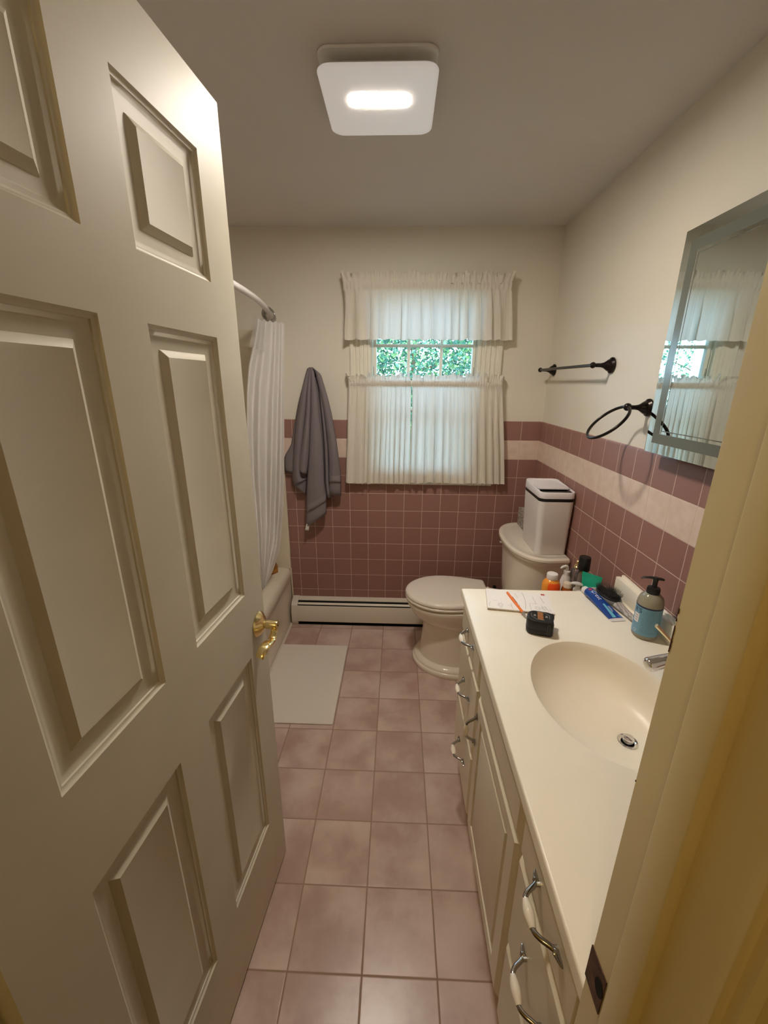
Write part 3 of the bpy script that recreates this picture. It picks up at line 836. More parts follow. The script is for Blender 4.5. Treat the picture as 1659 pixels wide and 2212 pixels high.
# carcass without a top: outer shell, rim, inner shell
b.loft([tray(.264, VXB, .309, 1.322, .135, .135), tray(.264, VXB, .309, 1.322, .766, .766), tray(.282, VXB - .012, .327, 1.304, .766, .766), tray(.282, VXB - .012, .327, 1.304, .150, .150)])
b.build('body', M_VAN, vc, smooth=20)
b = B(); b.box(.325, VXB - .02, .312, 1.315, .0, .136); b.build('toe_kick', M_VAN, vc)
def handle(parent, c, d):
    """bow pull at c on the front; d = unit direction along the pull ('y' or 'z')"""
    D = Vector((0, 1, 0)) if d == 'y' else Vector((0, 0, 1)); E_ = Vector((0, 0, 1)) if d == 'y' else Vector((0, 1, 0))
    c = Vector(c); out = Vector((-1, 0, 0))
    for sg in (-1, 1):
        b = B()
        P = [c + D * sg * .062 + out * .0015, c + D * sg * .052 + out * .003, c + D * sg * .042 + out * .006, c + D * sg * .036 + out * .013, c + D * sg * .030 + out * .022, c + D * sg * .023 + out * .0285, c + D * sg * .0175 + out * .030]
        pp = smoothpts(P, 4); n_ = len(pp)
        rr = [.0012 + .0045 * math.sin(min(1, i / 7) * PI / 2) if i < 8 else .0042 for i in range(n_)]
        b.tube(pp, rr, 12, flat=[(1, .5) if i < 7 else (1, 1) for i in range(n_)])
        q = c + D * sg * .040
        b.tube([q + out * -.001, q + out * .006], .0042, 10)
        b.build('handle_bracket', M_DCHR, parent)
    b = B(); pp = [c + D * (-.019 + .038 * i / 12) + out * .030 for i in range(13)]
    b.tube(pp, [.0048 + .0038 * math.sin(PI * i / 12) for i in range(13)], 18)
    b.build('handle_grip', M_PORC, parent)
def slab_front(name, y0, y1, z0, z1, hc=None, hd='y', panel=False):
    b = B()
    # outer slab with a stepped bevelled lip
    pf = [(0, .0195), (0, .0125), (.0030, .0105), (.0042, .0098), (.0048, .0080), (.0120, .0008), (.0135, 0)]
    loops = [[(VX + d, y0 + i, z0 + i), (VX + d, y1 - i, z0 + i), (VX + d, y1 - i, z1 - i), (VX + d, y0 + i, z1 - i)] for i, d in pf]
    if panel:
        w_ = .058
        for i, d in ((w_ - .005, 0), (w_ - .003, .0065), (w_ + .002, .0088), (w_ + .004, .0088), (w_ + .0125, .0012), (w_ + .0145, .0005)):
            loops.append([(VX + d, y0 + i, z0 + i), (VX + d, y1 - i, z0 + i), (VX + d, y1 - i, z1 - i), (VX + d, y0 + i, z1 - i)])
    b.loft(loops)
    o = b.build(name, M_VAN, vc, smooth=25)
    if hc: handle(o, hc, hd)
    return o
FY0, FY1 = .990, 1.316; NY0, NY1 = .314, .566; MY0, MY1 = .574, .984
for (y0, y1, yc) in ((FY0, FY1, 1.142), (NY0, NY1, .4255)):
    slab_front('drawer', y0, y1, .6545, .760, (VX, yc, .7225))
    slab_front('drawer', y0, y1, .3945, .6500, (VX, yc, .5255))
    slab_front('drawer', y0, y1, .1400, .3900, (VX, yc, .2620))
slab_front('door', MY0, MY1, .1400, .6485, (VX, .9665, .532), 'z', True)
slab_front('false_front', MY0, MY1, .6545, .760)

# ------------------------------------------------------------------ countertop with integral sink
ct = thing('countertop', 'cream cultured marble countertop with an integral oval sink', 'countertop', (.52, .83, .7665))
CX0, CX1, CY0, CY1, CZ = .2405, .806, .3065, 1.3465, .795
SXc, SYc, SA, SB_ = .510, .827, .166, .210
b = B()
angs = sorted(set([2 * PI * i / 120 for i in range(120)] + [math.atan2((y - SYc), (x - SXc)) % (2 * PI) for x in (CX0, CX1) for y in (CY0, CY1)]))
def rect_pt(a, m=0):
    c, s = math.cos(a), math.sin(a); ts = []
    if abs(c) > 1e-9: ts.append(((CX1 - m if c > 0 else CX0 + m) - SXc) / c)
    if abs(s) > 1e-9: ts.append(((CY1 - m if s > 0 else CY0 + m) - SYc) / s)
    t = min(ts); return SXc + c * t, SYc + s * t
def ell(a, k_, dx=0, dy=0):
    c, s = math.cos(a), math.sin(a); r = 1 / math.sqrt((c / SA) ** 2 + (s / SB_) ** 2)
    return SXc + dx + c * r * k_, SYc + dy + s * r * k_
outer = [[(*rect_pt(a, 0), .7665) for a in angs], [(*rect_pt(a, 0), CZ - .005) for a in angs], [(*rect_pt(a, .0008), CZ - .002) for a in angs], [(*rect_pt(a, .0025), CZ - .0005) for a in angs], [(*rect_pt(a, .005), CZ) for a in angs]]
mid = [[(ell(a, 1.03)[0], ell(a, 1.03)[1], CZ) for a in angs]]
b.loft(outer + mid + [[(*ell(a, 1.0), CZ - .0012) for a in angs]], True, False, False)
slab = b.build('slab', M_TOP, ct, smooth=40)
bowl = []
for k_, z, t in ((1.0, -.0012, 0), (.985, -.006, .0), (.965, -.018, .03), (.925, -.045, .12), (.86, -.075, .3), (.74, -.100, .55), (.55, -.117, .8), (.33, -.126, .95), (.14, -.130, 1), (.10, -.132, 1)):
    bowl.append([(*ell(a, k_, .071 * t, -.012 * t), CZ + z) for a in angs])
b = B(); b.loft(bowl, True, False, False)
b.build('basin', M_TOP, ct, smooth=80)
b = B()
b.box(.7825, .7985, .3075, 1.345, CZ - .001, .857, .0025)
b.box(.7975, XR - .0008, .3075, 1.338, CZ - .001, .8655, .002)
b.build('backsplash', M_TOP, ct)
dx, dy, dz = SXc + .071, SYc - .012, CZ - .131
b = B()
b.lathe([(.012, -.012), (.014, -.002), (.017, .001), (.022, .0022), (.0235, .001), (.0235, -.003)], (dx, dy, dz), 40)
dn = b.build('drain', M_CHR, ct)
b = B(); b.lathe([(.010, -.012), (.0125, .004), (.0135, .010), (.012, .0125), (.004, .0132)], (dx, dy, dz), 32); b.build('stopper', M_CHR, dn)
b = B(); b.lathe([(.0165, 0), (.0125, .0)], (dx, dy, dz - .003), 32); b.build('drain_hole', M_BLK, dn)

# ------------------------------------------------------------------ faucet
fc = thing('faucet', 'chrome bathroom faucet at the back of the oval sink', 'faucet', (.715, .827, CZ))
b = B(); b.loft([rrect(.690 + o_, .744 - o_, .735 + o_, .917 - o_, .024 - o_, 8, z) for o_, z in ((0, CZ), (0, CZ + .008), (.003, CZ + .013), (.008, CZ + .015))]); b.build('base_plate', M_CHR, fc)
b = B()
pts = smoothpts([(.720, .827, CZ + .012), (.716, .827, CZ + .060), (.700, .827, CZ + .098), (.668, .827, CZ + .108), (.630, .827, CZ + .098), (.603, .827, CZ + .088), (.588, .827, CZ + .084)], 5); n_ = len(pts)
b.tube(pts, [.014 + .005 * min(1, max(0, i / n_ - .45) / .35) if i < n_ - 4 else (.0185, .0165, .0125, .005)[i - n_ + 4] for i in range(n_)], 20, flat=[(1, .8)] * n_)
b.build('spout', M_CHR, fc)
for yy, sg in ((.9, 1), (.754, -1)):
    b = B(); b.lathe([(.021, 0), (.019, .012), (.015, .035), (.016, .052), (.017, .060), (.012, .068), (.002, .071)], (.716, yy, CZ + .014), 24)
    h = b.build('handle', M_CHR, fc)
    b = B(); b.tube(smoothpts([(.716, yy + .004 * sg, CZ + .075), (.704, yy + .014 * sg, CZ + .088), (.688, yy + .024 * sg, CZ + .105), (.6685, yy + .033 * sg, CZ + .1245)], 5), [.0042 + .0022 * i / 15 for i in range(16)], 14, flat=[(1, .75)] * 16)
    b.build('lever', M_GOLDCH, h)

# ------------------------------------------------------------------ toilet
tl = thing('toilet', 'bone coloured toilet facing left beyond the vanity', 'toilet', (.42, 2.012, 0))
TY = 2.012
def egg(nose, hw, back, bw, z, xc=None, n=48, p=2.0):
    """closed outline: elliptical front at x=nose, straight-ish sides to a back edge of half width bw"""
    xc = xc if xc is not None else nose + .215; out = []
    for i in range(n):
        a = -PI / 2 + PI * i / (n - 1)          # near side round the nose to the far side
        c, s = math.cos(a), math.sin(a)
        out.append((xc - (xc - nose) * abs(c) ** (2 / p), TY + hw * (abs(s) ** (2 / p)) * (1 if s > 0 else -1), z))
    m = 10; r = .03
    for i in range(1, m + 1):
        t = i / m; out.append((xc + (back - r - xc) * t, TY + hw + (bw - hw) * t ** 1.8, z))
    for i in range(1, 6):
        a = PI / 2 * i / 5; out.append((back - r + r * math.sin(a), TY + bw - r * .6 * (1 - math.cos(a)), z))
    for i in range(5, 0, -1):
        a = PI / 2 * i / 5; out.append((back - r + r * math.sin(a), TY - bw + r * .6 * (1 - math.cos(a)), z))
    for i in range(m, 0, -1):
        t = i / m; out.append((xc + (back - r - xc) * t, TY - hw - (bw - hw) * t ** 1.8, z))
    return out
b = B()
b.loft([egg(.107, .196, .74, .14, 0, .34), egg(.104, .199, .74, .14, .010, .34), egg(.106, .197, .74, .14, .022, .34), egg(.1115, .192, .74, .137, .028, .34), egg(.1145, .189, .74, .135, .029, .34), egg(.1155, .188, .74, .134, .036, .34), egg(.120, .183, .74, .13, .043, .34), egg(.132, .171, .74, .125, .049, .34), egg(.142, .160, .74, .120, .054, .34),
        egg(.147, .155, .73, .118, .085, .34), egg(.154, .149, .72, .115, .15, .34), egg(.160, .144, .70, .115, .22, .34), egg(.160, .143, .69, .115, .262, .33), egg(.150, .146, .69, .118, .275, .33), egg(.122, .156, .68, .125, .288, .30), egg(.096, .166, .67, .10, .312, .29), egg(.076, .175, .66, .095, .345, .28), egg(.066, .1795, .66, .095, .365, .28), egg(.0625, .1805, .66, .095, .376, .28), egg(.064, .179, .66, .095, .383, .28), egg(.075, .17, .65, .09, .3862, .28)])
b.build('bowl', M_CER, tl, smooth=32)
b = B()
b.loft([egg(.072, .170, .503, .133, .391, .27), egg(.0575, .1795, .508, .138, .395, .27), egg(.056, .1805, .508, .138, .401, .27), egg(.060, .178, .507, .138, .408, .27), egg(.07, .17, .50, .13, .4095, .27)])
b.build('seat', M_SEAT, tl, smooth=60)
b = B()
b.loft([egg(.070, .168, .498, .130, .4118, .27), egg(.057, .178, .504, .135, .4145, .27), egg(.0555, .179, .505, .137, .4210, .27), egg(.059, .176, .503, .135, .4285, .27), egg(.067, .169, .498, .13, .4335, .27), egg(.078, .158, .49, .122, .4350, .27), egg(.15, .10, .42, .08, .4362, .27)])
b.build('lid', M_SEAT, tl, smooth=40)
def tk(a, bb, z, back=.799, xc=.715, p=2.35, n=56):
    out = []
    for i in range(n):
        t = -PI * .5 + PI * i / (n - 1); c, s = math.cos(t), math.sin(t)
        out.append((xc - bb * abs(c) ** (2 / p), TY + a * abs(s) ** (2 / p) * (1 if s > 0 else -1), z))
    for u in (.35, .7, 1): out.append((xc + (back - xc) * u, TY + a - .012 * u, z))
    for u in (1, .7, .35): out.append((xc + (back - xc) * u, TY - a + .012 * u, z))
    return out
b = B()
b.loft([tk(.205, .115, .386), tk(.214, .122, .400), tk(.224, .130, .50), tk(.235, .136, .60), tk(.243, .139, .66), tk(.246, .141, .692)])
b.build('tank', M_CER, tl, smooth=60)
b = B()
b.loft([tk(.250, .141, .6925), tk(.254, .145, .696), tk(.256, .147, .7022), tk(.2605, .1515, .7026), tk(.2655, .1565, .711), tk(.2635, .1545, .7185), tk(.2690, .1600, .7190), tk(.2715, .1625, .724), tk(.2705, .1615, .733), tk(.266, .157, .737), tk(.260, .151, .7385), tk(.249, .140, .7385), tk(.247, .138, .7375), tk(.2, .10, .7375)])
b.build('tank_lid', M_CER, tl, smooth=30)
b = B()
b.lathe([(.013, 0), (.013, -.006), (.008, -.010)], (.612, 2.165, .655), 20, 'x')
b.tube(smoothpts([(.603, 2.165, .655), (.590, 2.168, .655), (.585, 2.185, .653), (.585, 2.215, .650)], 4), .006, 10)
b.build('flush_lever', M_CHR, tl)
for s_ in (-1, 1):
    b = B(); b.lathe([(.011, 0), (.012, .010), (.008, .016)], (.520, TY + s_ * .075, .396), 16); b.build('seat_hinge', M_SEAT, tl)

# little black handle standing by the back wall
t_ = thing('toilet_brush', 'black handle tip poking up behind the toilet near the back wall', 'toilet brush', (.606, 2.285, 0))
b = B(); b.lathe([(.042, 0), (.045, .006), (.040, .13), (.036, .135)], (.606, 2.272, 0), 24); b.build('holder', M_BPL, t_)
b = B(); b.lathe([(.007, .13), (.007, .27), (.011, .285), (.012, .318), (.008, .328)], (.606, 2.272, 0), 16); b.build('handle', M_BPL, t_)

# trash can on the tank
cn = thing('trash_can', 'white plastic trash can with black band standing on the toilet tank', 'trash can', (.73, 1.92, .7385))
def cr(z, g, r=.028): # tapered rounded footprint, g = 0 bottom .. 1 top
    return rrect(.6560 - .012 * g, .8015 + .003 * g, 1.803 - .010 * g, 2.030 + .012 * g, r, 7, z)
b = B(); b.loft([cr(.7390, -.1, .022), cr(.7415, 0), cr(.997, .93), cr(.9985, .93)]); b.build('body', M_CAN, cn, smooth=40)
b = B(); b.loft([cr(.998, .86), cr(1.016, .90)]); b.build('black_band', M_BPL, cn)
b = B()
def lidring(z0, sl, o_, r=.028): return [(x, y, z0 + sl * (y - 1.79) / .25) for x, y, z in rrect(.644 + o_, .8045 - o_, 1.793 + o_, 2.042 - o_, max(.004, r - o_), 7)]
b.loft([cr(1.0135, .97), cr(1.015, 1.02), lidring(1.037, .012, 0), lidring(1.041, .012, .0015), lidring(1.0415, .012, .006), lidring(1.036, .010, .009)])
b.build('lid_rim', M_CANLID, cn, smooth=40)
b = B()
flap = [(x, y) for x, y, z in rrect(.654, .7945, 1.848, 2.032, .018, 6)]
b.loft([[(x, y, 1.0385 + .0065 * (2.032 - y) / .194) for x, y in flap], [(x, y, 1.0425 + .0065 * (2.032 - y) / .194) for x, y in flap]])
b.build('flap', M_CANLID, cn, smooth=40)
b = B(); b.loft([[(x, y, z + .010 * (y - 1.79) / .25) for x, y, _ in rrect(.6545, .7945, 1.8035, 1.862, .017, 6)] for z in (1.0363, 1.0372)]); b.build('flap_gap_dark', mat('gloss_black', (.01, .01, .01), .12), cn)  # black strip standing in for the dark opening under the flap's front edge

# tissue box behind it
k = NT('tissue_box_print'); o = k.obj()
v_ = k.new('ShaderNodeTexVoronoi'); v_.feature = 'DISTANCE_TO_EDGE'; v_.inputs['Scale'].default_value = 42; k.ln(o, v_.inputs['Vector'])
k.ln(k.mix(k.smooth(v_.outputs['Distance'], .02, .10), srgb(92, 86, 84), srgb(176, 168, 160)), k.b.inputs['Base Color']); k.b.inputs['Roughness'].default_value = .6
tbx = thing('tissue_box', 'grey patterned tissue box on the tank behind the trash can', 'tissue box', (.745, 2.15, .7385))
b = B(); b.box(.693, .795, 2.062, 2.2495, .7390, .839, .0015); b.build('carton', k.m, tbx)
b = B(); b.loft([[(.744 + .024 * math.cos(a), 2.156 + .055 * math.sin(a), z) for a in [2 * PI * i / 24 for i in range(24)]] for z in (.8388, .8396)]); b.build('opening', M_TAG, tbx)

# ------------------------------------------------------------------ towel bar and towel ring
def rosette(b, y, z, x_end, R_=.030):
    b.lathe([(R_ * .9, XW), (R_, XW - .003), (R_ * .98, XW - .007), (R_ * .80, XW - .012), (R_ * .72, XW - .014), (R_ * .70, XW - .018), (R_ * .5, XW - .026), (R_ * .32, XW - .035), (R_ * .25, XW - .046), (R_ * .25, x_end + .012)], (0, y, z), 28, 'x')
br = thing('towel_bar', 'empty dark bronze towel bar on the right wall', 'towel bar', (XW, 1.99, 1.575))
for yy in (1.690, 2.300):
    b = B(); rosette(b, yy, 1.5755, .742)
    b.sphere((.742, yy, 1.5755), .0115, 18); b.build('post', M_BRZ, br)
b = B(); b.tube([(.742, 1.690, 1.5755), (.742, 2.300, 1.5755)], .0062, 16); b.build('bar', M_BRZ, br)
rn = thing('towel_ring', 'dark bronze towel ring between the towel bar and the mirror', 'towel ring', (XW, 1.40, 1.434))
b = B(); rosette(b, 1.400, 1.435, .742, .0285); b.sphere((.742, 1.392, 1.4365), .0125, 18); b.build('post', M_BRZ, rn)
b = B(); cR = Vector((.690, 1.398, 1.3865)); e2 = Vector((.707, 0, .707)); e1 = Vector((0, 1, 0))
b.tube([cR + e1 * .0755 * math.cos(a) + e2 * .071 * math.sin(a) for a in [2 * PI * i / 56 for i in range(56)]], .0048, 12, closed=True)
b.build('ring', M_BRZ, rn)

# ------------------------------------------------------------------ mirror
mr = thing('mirror', 'frameless mirror with a grey etched border on the right wall over the vanity', 'mirror', (XR, .85, 1.6))
MX = .757; my0, my1, mz0, mz1 = .43, 1.2835, 1.3135, 1.8925
b = B(); b.box(MX + .003, XW + .0005, my0 + .01, my1 - .01, mz0 + .004, mz1 - .004, .001); b.build('backing', M_MEDGE, mr)
b = B(); b.box(MX, MX + .004, my0, my1, mz0, mz1); b.build('glass', M_MIR, mr, smooth=0)
def border(b, i0, i1, x):
    o_ = [(my0 + i0, mz0 + i0), (my1 - i0, mz0 + i0), (my1 - i0, mz1 - i0), (my0 + i0, mz1 - i0)]
    n_ = [(my0 + i1, mz0 + i1), (my1 - i1, mz0 + i1), (my1 - i1, mz1 - i1), (my0 + i1, mz1 - i1)]
    for a in range(4):
        c_ = (a + 1) % 4
        b.loft([[(xx, *o_[a]), (xx, *o_[c_]), (xx, *n_[c_]), (xx, *n_[a])] for xx in (x, x + .0006)])
b = B(); border(b, .0285, .0565, MX - .0003); b.build('etched_border', M_FROST, mr, smooth=0)
b = B(); border(b, .0640, .0665, MX - .0003); b.build('etched_line', M_FROST, mr, smooth=0)

# ------------------------------------------------------------------ things on the counter
pad = thing('notepad', 'white notepad with pencilled sketches on the far end of the counter', 'notepad', (.42, 1.25, CZ))
Pc = [Vector(p) for p in ((.3045, 1.1996, 0), (.5142, 1.1716, 0), (.5333, 1.2997, 0), (.3252, 1.3340, 0))]
def padp(u, v, z=0): return Pc[0] * (1 - u) * (1 - v) + Pc[1] * u * (1 - v) + Pc[2] * u * v + Pc[3] * (1 - u) * v + Vector((0, 0, CZ + z))
b = B(); b.loft([[padp(u, v, z) for u, v in ((0, 0), (1, 0), (1, 1), (0, 1))] for z in (.0003, .0050)]); b.build('backing', mat('pad_card', srgb(176, 160, 138), .8, noise=200, amt=.2), pad, smooth=0)
b = B(); b.loft([[padp(u, v, z) for u, v in ((.002, .002), (1, .0), (1, 1), (.0, 1))] for z in (.0051, .0085)]); b.build('paper', M_PAPER, pad, smooth=0)
def scr(b, pts, wd=.0007):
    pp = [padp(u, v, .0087) for u, v in pts]
    for a, c_ in zip(pp, pp[1:]):
        d = (c_ - a); 
        if d.length < 1e-5: continue
        e = Vector((-d.y, d.x, 0)).normalized() * wd * .5
        b._f([b.bm.verts.new(q) for q in (a - e, c_ - e, c_ + e, a + e)])
rg = random.Random(4)
b = B()
def scribble(u0, v0, u1, v1, n, amp):
    P = []
    for i in range(n):
        t = i / (n - 1); P.append((u0 + (u1 - u0) * t + rg.uniform(-1, 1) * amp * .6, v0 + (v1 - v0) * t + (amp if i % 2 else -amp) * rg.uniform(.3, 1)))
    scr(b, P)
# plan lines and curves, side notes, little oval basins
scr(b, [(.585 + .02 * math.sin(i / 4), .95 - .85 * i / 14) for i in range(15)], .0010)
scr(b, [(.66, .06), (.66, .40), (.80, .40)]); scr(b, [(.83, .36), (.86, .10)]); scr(b, [(.88, .34), (.92, .06)]); scr(b, [(.94, .22), (.95, .08)])
scr(b, [(.04, .08), (.03, .14), (.05, .32)]); scr(b, [(.38, .06), (.37, .30)], .0009); scr(b, [(.32, .20), (.37, .21)])
for cu_, cv_ in ((.205, .20), (.765, .19), (.86, .20)):
    for k_ in (1, .55): scr(b, [(cu_ + .038 * k_ * math.cos(a), cv_ + .09 * k_ * math.sin(a)) for a in [2 * PI * i / 16 for i in range(17)]])
scribble(.19, .07, .23, .07, 7, .02); scribble(.46, .86, .50, .60, 16, .012); scribble(.36, .88, .40, .74, 9, .012); scribble(.86, .80, .89, .46, 24, .012); scribble(.74, .80, .76, .40, 22, .010)
scribble(.10, .38, .16, .40, 8, .01); scribble(.48, .12, .50, .30, 8, .008)
b.build('sketch', M_INK, pad, smooth=0, doubles=False)
b = B()
b._f([b.bm.verts.new(padp(u, v, .0088)) for u, v in ((.885, .90), (.945, .90), (.945, .97), (.885, .97))])
b.build('red_mark', M_RED, pad, smooth=0)
pn = thing('pen', 'orange ballpoint pen lying across the notepad', 'pen', (.405, 1.22, CZ + .013))
A_, B_ = Vector((.3925, 1.2990, CZ + .0132)), Vector((.4170, 1.1440, CZ + .0062)); dv = (B_ - A_).normalized(); L_ = (B_ - A_).length
b = B(); b.tube([A_ + dv * L_ * t for t in (0, .01, .05, .3, .6, .78, .80)], [.002, .0036, .0044, .0046, .0046, .0046, .0042], 16); b.build('barrel', mat('orange_plastic', srgb(240, 122, 36), .3), pn)
b = B(); b.tube([A_ + dv * L_ * t for t in (.80, .83, .93, .99, 1.0)], [.0042, .0040, .0026, .001, .0006], 16); b.build('tip', mat('pen_tip_metal', (.6, .6, .62), .25, 1.0), pn)
b = B(); cx_ = dv.cross(Vector((0, 0, 1))).normalized() * -.0028
b.tube([A_ + dv * L_ * t + cx_ + Vector((0, 0, .0034)) for t in (.22, .26, .45, .50)], [.0008, .0014, .0014, .0008], 8); b.build('clip', mat('orange_clip', srgb(150, 66, 20), .4), pn)

tm = thing('tape_measure', 'black tape measure lying on the counter beside the notepad', 'tape measure', (.436, 1.09, CZ), math.radians(-16))
def tmo(s, z):
    P = []
    w_, h_ = .0375 * s, .033 * s
    for x, y, r in ((1, -1, .008), (1, 1, .015), (-1, 1, .025), (-1, -1, .020)):
        cx_, cy_ = x * (w_ - r), y * (h_ - r); a0 = {(1, -1): 270, (1, 1): 0, (-1, 1): 90, (-1, -1): 180}[(x, y)]
        for i in range(7):
            a = math.radians(a0 + 15 * i); P.append((cx_ + r * math.cos(a), cy_ + r * math.sin(a), z))
    return P
b = B(); b.loft([tmo(.93, .0006), tmo(1, .005), tmo(1.0, .018), tmo(.985, .0195), tmo(1.0, .021), tmo(1, .040), tmo(.95, .0465), tmo(.86, .048), tmo(.80, .0475)]); b.build('case', M_RUB, tm, local=True, smooth=40)
b = B(); b.box(-.008, .008, -.020, .024, .0470, .0482, .0004); b.build('orange_stripe', mat('brown_orange_label', srgb(150, 96, 52), .5, noise=400, amt=.3), tm, local=True)
b = B()
oc = [(.024 * math.cos(math.radians(a)) * 1.15, .024 * math.sin(math.radians(a)) + .002, .0478) for a in range(22, 383, 45)]
for s0, s1 in ((0, 2), (3, 4), (4, 6), (7, 8)):
    for a, c_ in zip(oc[s0:s1], oc[s0 + 1:s1 + 1]): b.tube([a, c_], .0006, 6)
for cx_ in (-.016, .017): b.loft([[(cx_ - .004, -.003, .0476), (cx_ + .004, -.003, .0476), (cx_ + .002, .006, .0476), (cx_ - .002, .006, .0476)], [(cx_ - .004, -.003, .0481), (cx_ + .004, -.003, .0481), (cx_ + .002, .006, .0481), (cx_ - .002, .006, .0481)]])
b.build('emblem', mat('pale_print', srgb(150, 150, 146), .5), tm, local=True)
b = B()
for r0 in ((.020, .0208, .008, .040), (.0262, .027, .008, .040)): b.box(r0[0], r0[1], -.0336, -.0328, r0[2], r0[3])
b.box(.020, .027, -.0336, -.0328, .008, .0088); b.box(.020, .027, -.0336, -.0328, .0392, .040)
b.build('slot_outline', mat('grey_print', srgb(90, 88, 84), .5), tm, local=True)
b = B(); b.box(.030, .0405, .012, .030, .030, .046, .003); b.build('lock_button', M_RUB, tm, local=True)

# toothpaste tube
tp_ = thing('toothpaste_tube', 'blue toothpaste tube with white cap lying beside the hairbrush', 'toothpaste', (.69, 1.24, CZ))
E0, E1 = Vector((.6745, 1.336, CZ + .0145)), Vector((.7035, 1.148, CZ + .004)); dv = (E1 - E0).normalized(); sd_ = Vector((-dv.y, dv.x, 0)) * -1; Lt = (E1 - E0).length; up = Vector((0, 0, 1))
def sec(t, w_, h_, n=28): c_ = E0 + dv * Lt * t; c_ = Vector((c_.x, c_.y, CZ + .0005 + h_)); return [c_ + sd_ * w_ * math.cos(2 * PI * i / n) + up * h_ * math.sin(2 * PI * i / n) for i in range(n)]
b = B(); b.loft([sec(0, .010, .010), sec(.01, .0125, .0125), sec(.10, .0138, .0138), sec(.11, .0125, .0125)]); b.build('cap', M_WPL, tp_)
b = B(); b.loft([sec(.11, .0125, .0125), sec(.125, .0165, .0150), sec(.145, .0175, .0150)]); b.build('shoulder', M_WPL, tp_)
k = NT('tube_print'); o = k.obj()
k.ln(k.mix(k.smooth(k.noise(38, 3, o), .58, .72), srgb(14, 66, 150), srgb(70, 130, 206)), k.b.inputs['Base Color']); k.b.inputs['Roughness'].default_value = .25
b = B(); b.loft([sec(t, .0175 + .0075 * (t - .145) / .8, .0150 * (1 - ((t - .145) / .82) ** 1.3) + .0016) for t in [.145 + .79 * i / 14 for i in range(15)]]); tube = b.build('tube', k.m, tp_, smooth=60)
b = B(); b.loft([sec(.935, .025, .0022), sec(.95, .0255, .0012), sec(1.0, .0255, .0012)]); b.build('crimp', M_WPL, tp_)
def on_tube(t, s, lift=.0006):
    """surface point of the tube, t along, s across (metres)"""
    wv = .0175 + .0075 * (t - .145) / .8; hv = .0150 * (1 - max(0, (t - .145) / .82) ** 1.3) + .0016
    c_ = E0 + dv * Lt * t; return Vector((c_.x, c_.y, CZ + .0005 + hv + hv * math.sqrt(max(0, 1 - (s / wv) ** 2)) + lift)) + sd_ * s
b = B(); add_text(b, 'Crest', .021, lambda v: on_tube(.37 + v.x / Lt, -v.y * 1.0 + .001)); b.build('lettering', mat('tube_white', srgb(224, 230, 240), .4), tube, smooth=0)
b = B(); b._f([b.bm.verts.new(on_tube(.20 + .028 * math.cos(a), .004 + .006 * math.sin(a))) for a in [2 * PI * i / 14 for i in range(14)]]); b.build('red_spot', M_RED, tube, smooth=0)
b = B(); b.grid([[on_tube(.60 + .32 * j / 8, .004 + (.006 + .006 * j / 8) * (i / 3 - .5)) for j in range(9)] for i in range(4)]); b.build('teal_swoosh', mat('tube_teal', srgb(110, 196, 220), .3), tube, smooth=0)
b = B()
for s0, L0 in ((-.004, .15), (-.0065, .13), (-.009, .11)):
    b.grid([[on_tube(.66 + L0 * j / 8, s0 + .0012 * i) for j in range(9)] for i in range(2)])
b.build('small_print', mat('tube_white2', srgb(190, 206, 230), .4), tube, smooth=0)

# hairbrush
hb = thing('hairbrush', 'black bristle paddle hairbrush with clear handle beside the backsplash', 'hairbrush', (.74, 1.24, CZ))
hc = Vector((.7330, 1.283, CZ + .018)); hd_ = Vector((.12, -1, 0)).normalized(); hs = Vector((1, .12, 0)).normalized()
b = B()
b.loft([[hc + hd_ * .058 * k_ * math.cos(a) + hs * .033 * k_ * math.sin(a) + up * z for a in [2 * PI * i / 36 for i in range(36)]] for k_, z in ((.90, -.010), (.99, -.006), (1.0, 0), (.96, .003))]); b.build('paddle', M_CLEAR, hb)
b = B()
b.loft([[hc + hd_ * .054 * k_ * math.cos(a) + hs * .030 * k_ * math.sin(a) + up * z for a in [2 * PI * i / 36 for i in range(36)]] for k_, z in ((1.0, .003), (.97, .007), (.85, .010), (.5, .013), (.2, .0135))]); b.build('cushion', M_RUB, hb)
b = B(); bt = B()
for i in range(-9, 10):
    for j in range(-5, 6):
        u_, v_ = i * .0054 + (.0027 if j % 2 else 0), j * .0054
        if (u_ / .051) ** 2 + (v_ / .0285) ** 2 > 1: continue
        p0 = hc + hd_ * u_ + hs * v_ + up * .009; p1 = p0 + up * .015 + hd_ * u_ * .16 + hs * v_ * .16
        b.tube([p0, p1], .00055, 5); bt.sphere(p1, .0011, 6)
b.build('bristles', M_BPL, hb, kind='stuff'); bt.build('bristle_tips', mat('bristle_tip', (.10, .10, .10), .3), hb, kind='stuff')
b = B(); hp = [hc + hd_ * .054 + up * -.005, hc + hd_ * .075 + up * -.006, hc + hd_ * .10 + up * -.007, hc + hd_ * .135 + up * -.007, hc + hd_ * .165 + up * -.008, hc + hd_ * .175 + up * -.009]
k = NT('swirled_clear'); o = k.obj(); wv_ = k.new('ShaderNodeTexWave'); wv_.inputs['Scale'].default_value = 30; wv_.inputs['Distortion'].default_value = 9; k.ln(o, wv_.inputs['Vector'])
k.ln(k.mix(wv_.outputs['Fac'], srgb(168, 160, 156), srgb(222, 216, 212)), k.b.inputs['Base Color']); k.b.inputs['Roughness'].default_value = .12; k.b.inputs['Transmission Weight'].default_value = .25
b.tube(smoothpts(hp, 4), [.017, .0165, .016, .0155, .015, .0145, .0138, .0132, .0128, .0126, .0124, .0124, .0124, .0124, .0124, .0122, .012, .011, .009, .006, .003][:21], 16, flat=[(1, .62)] * 21); b.build('handle', k.m, hb)

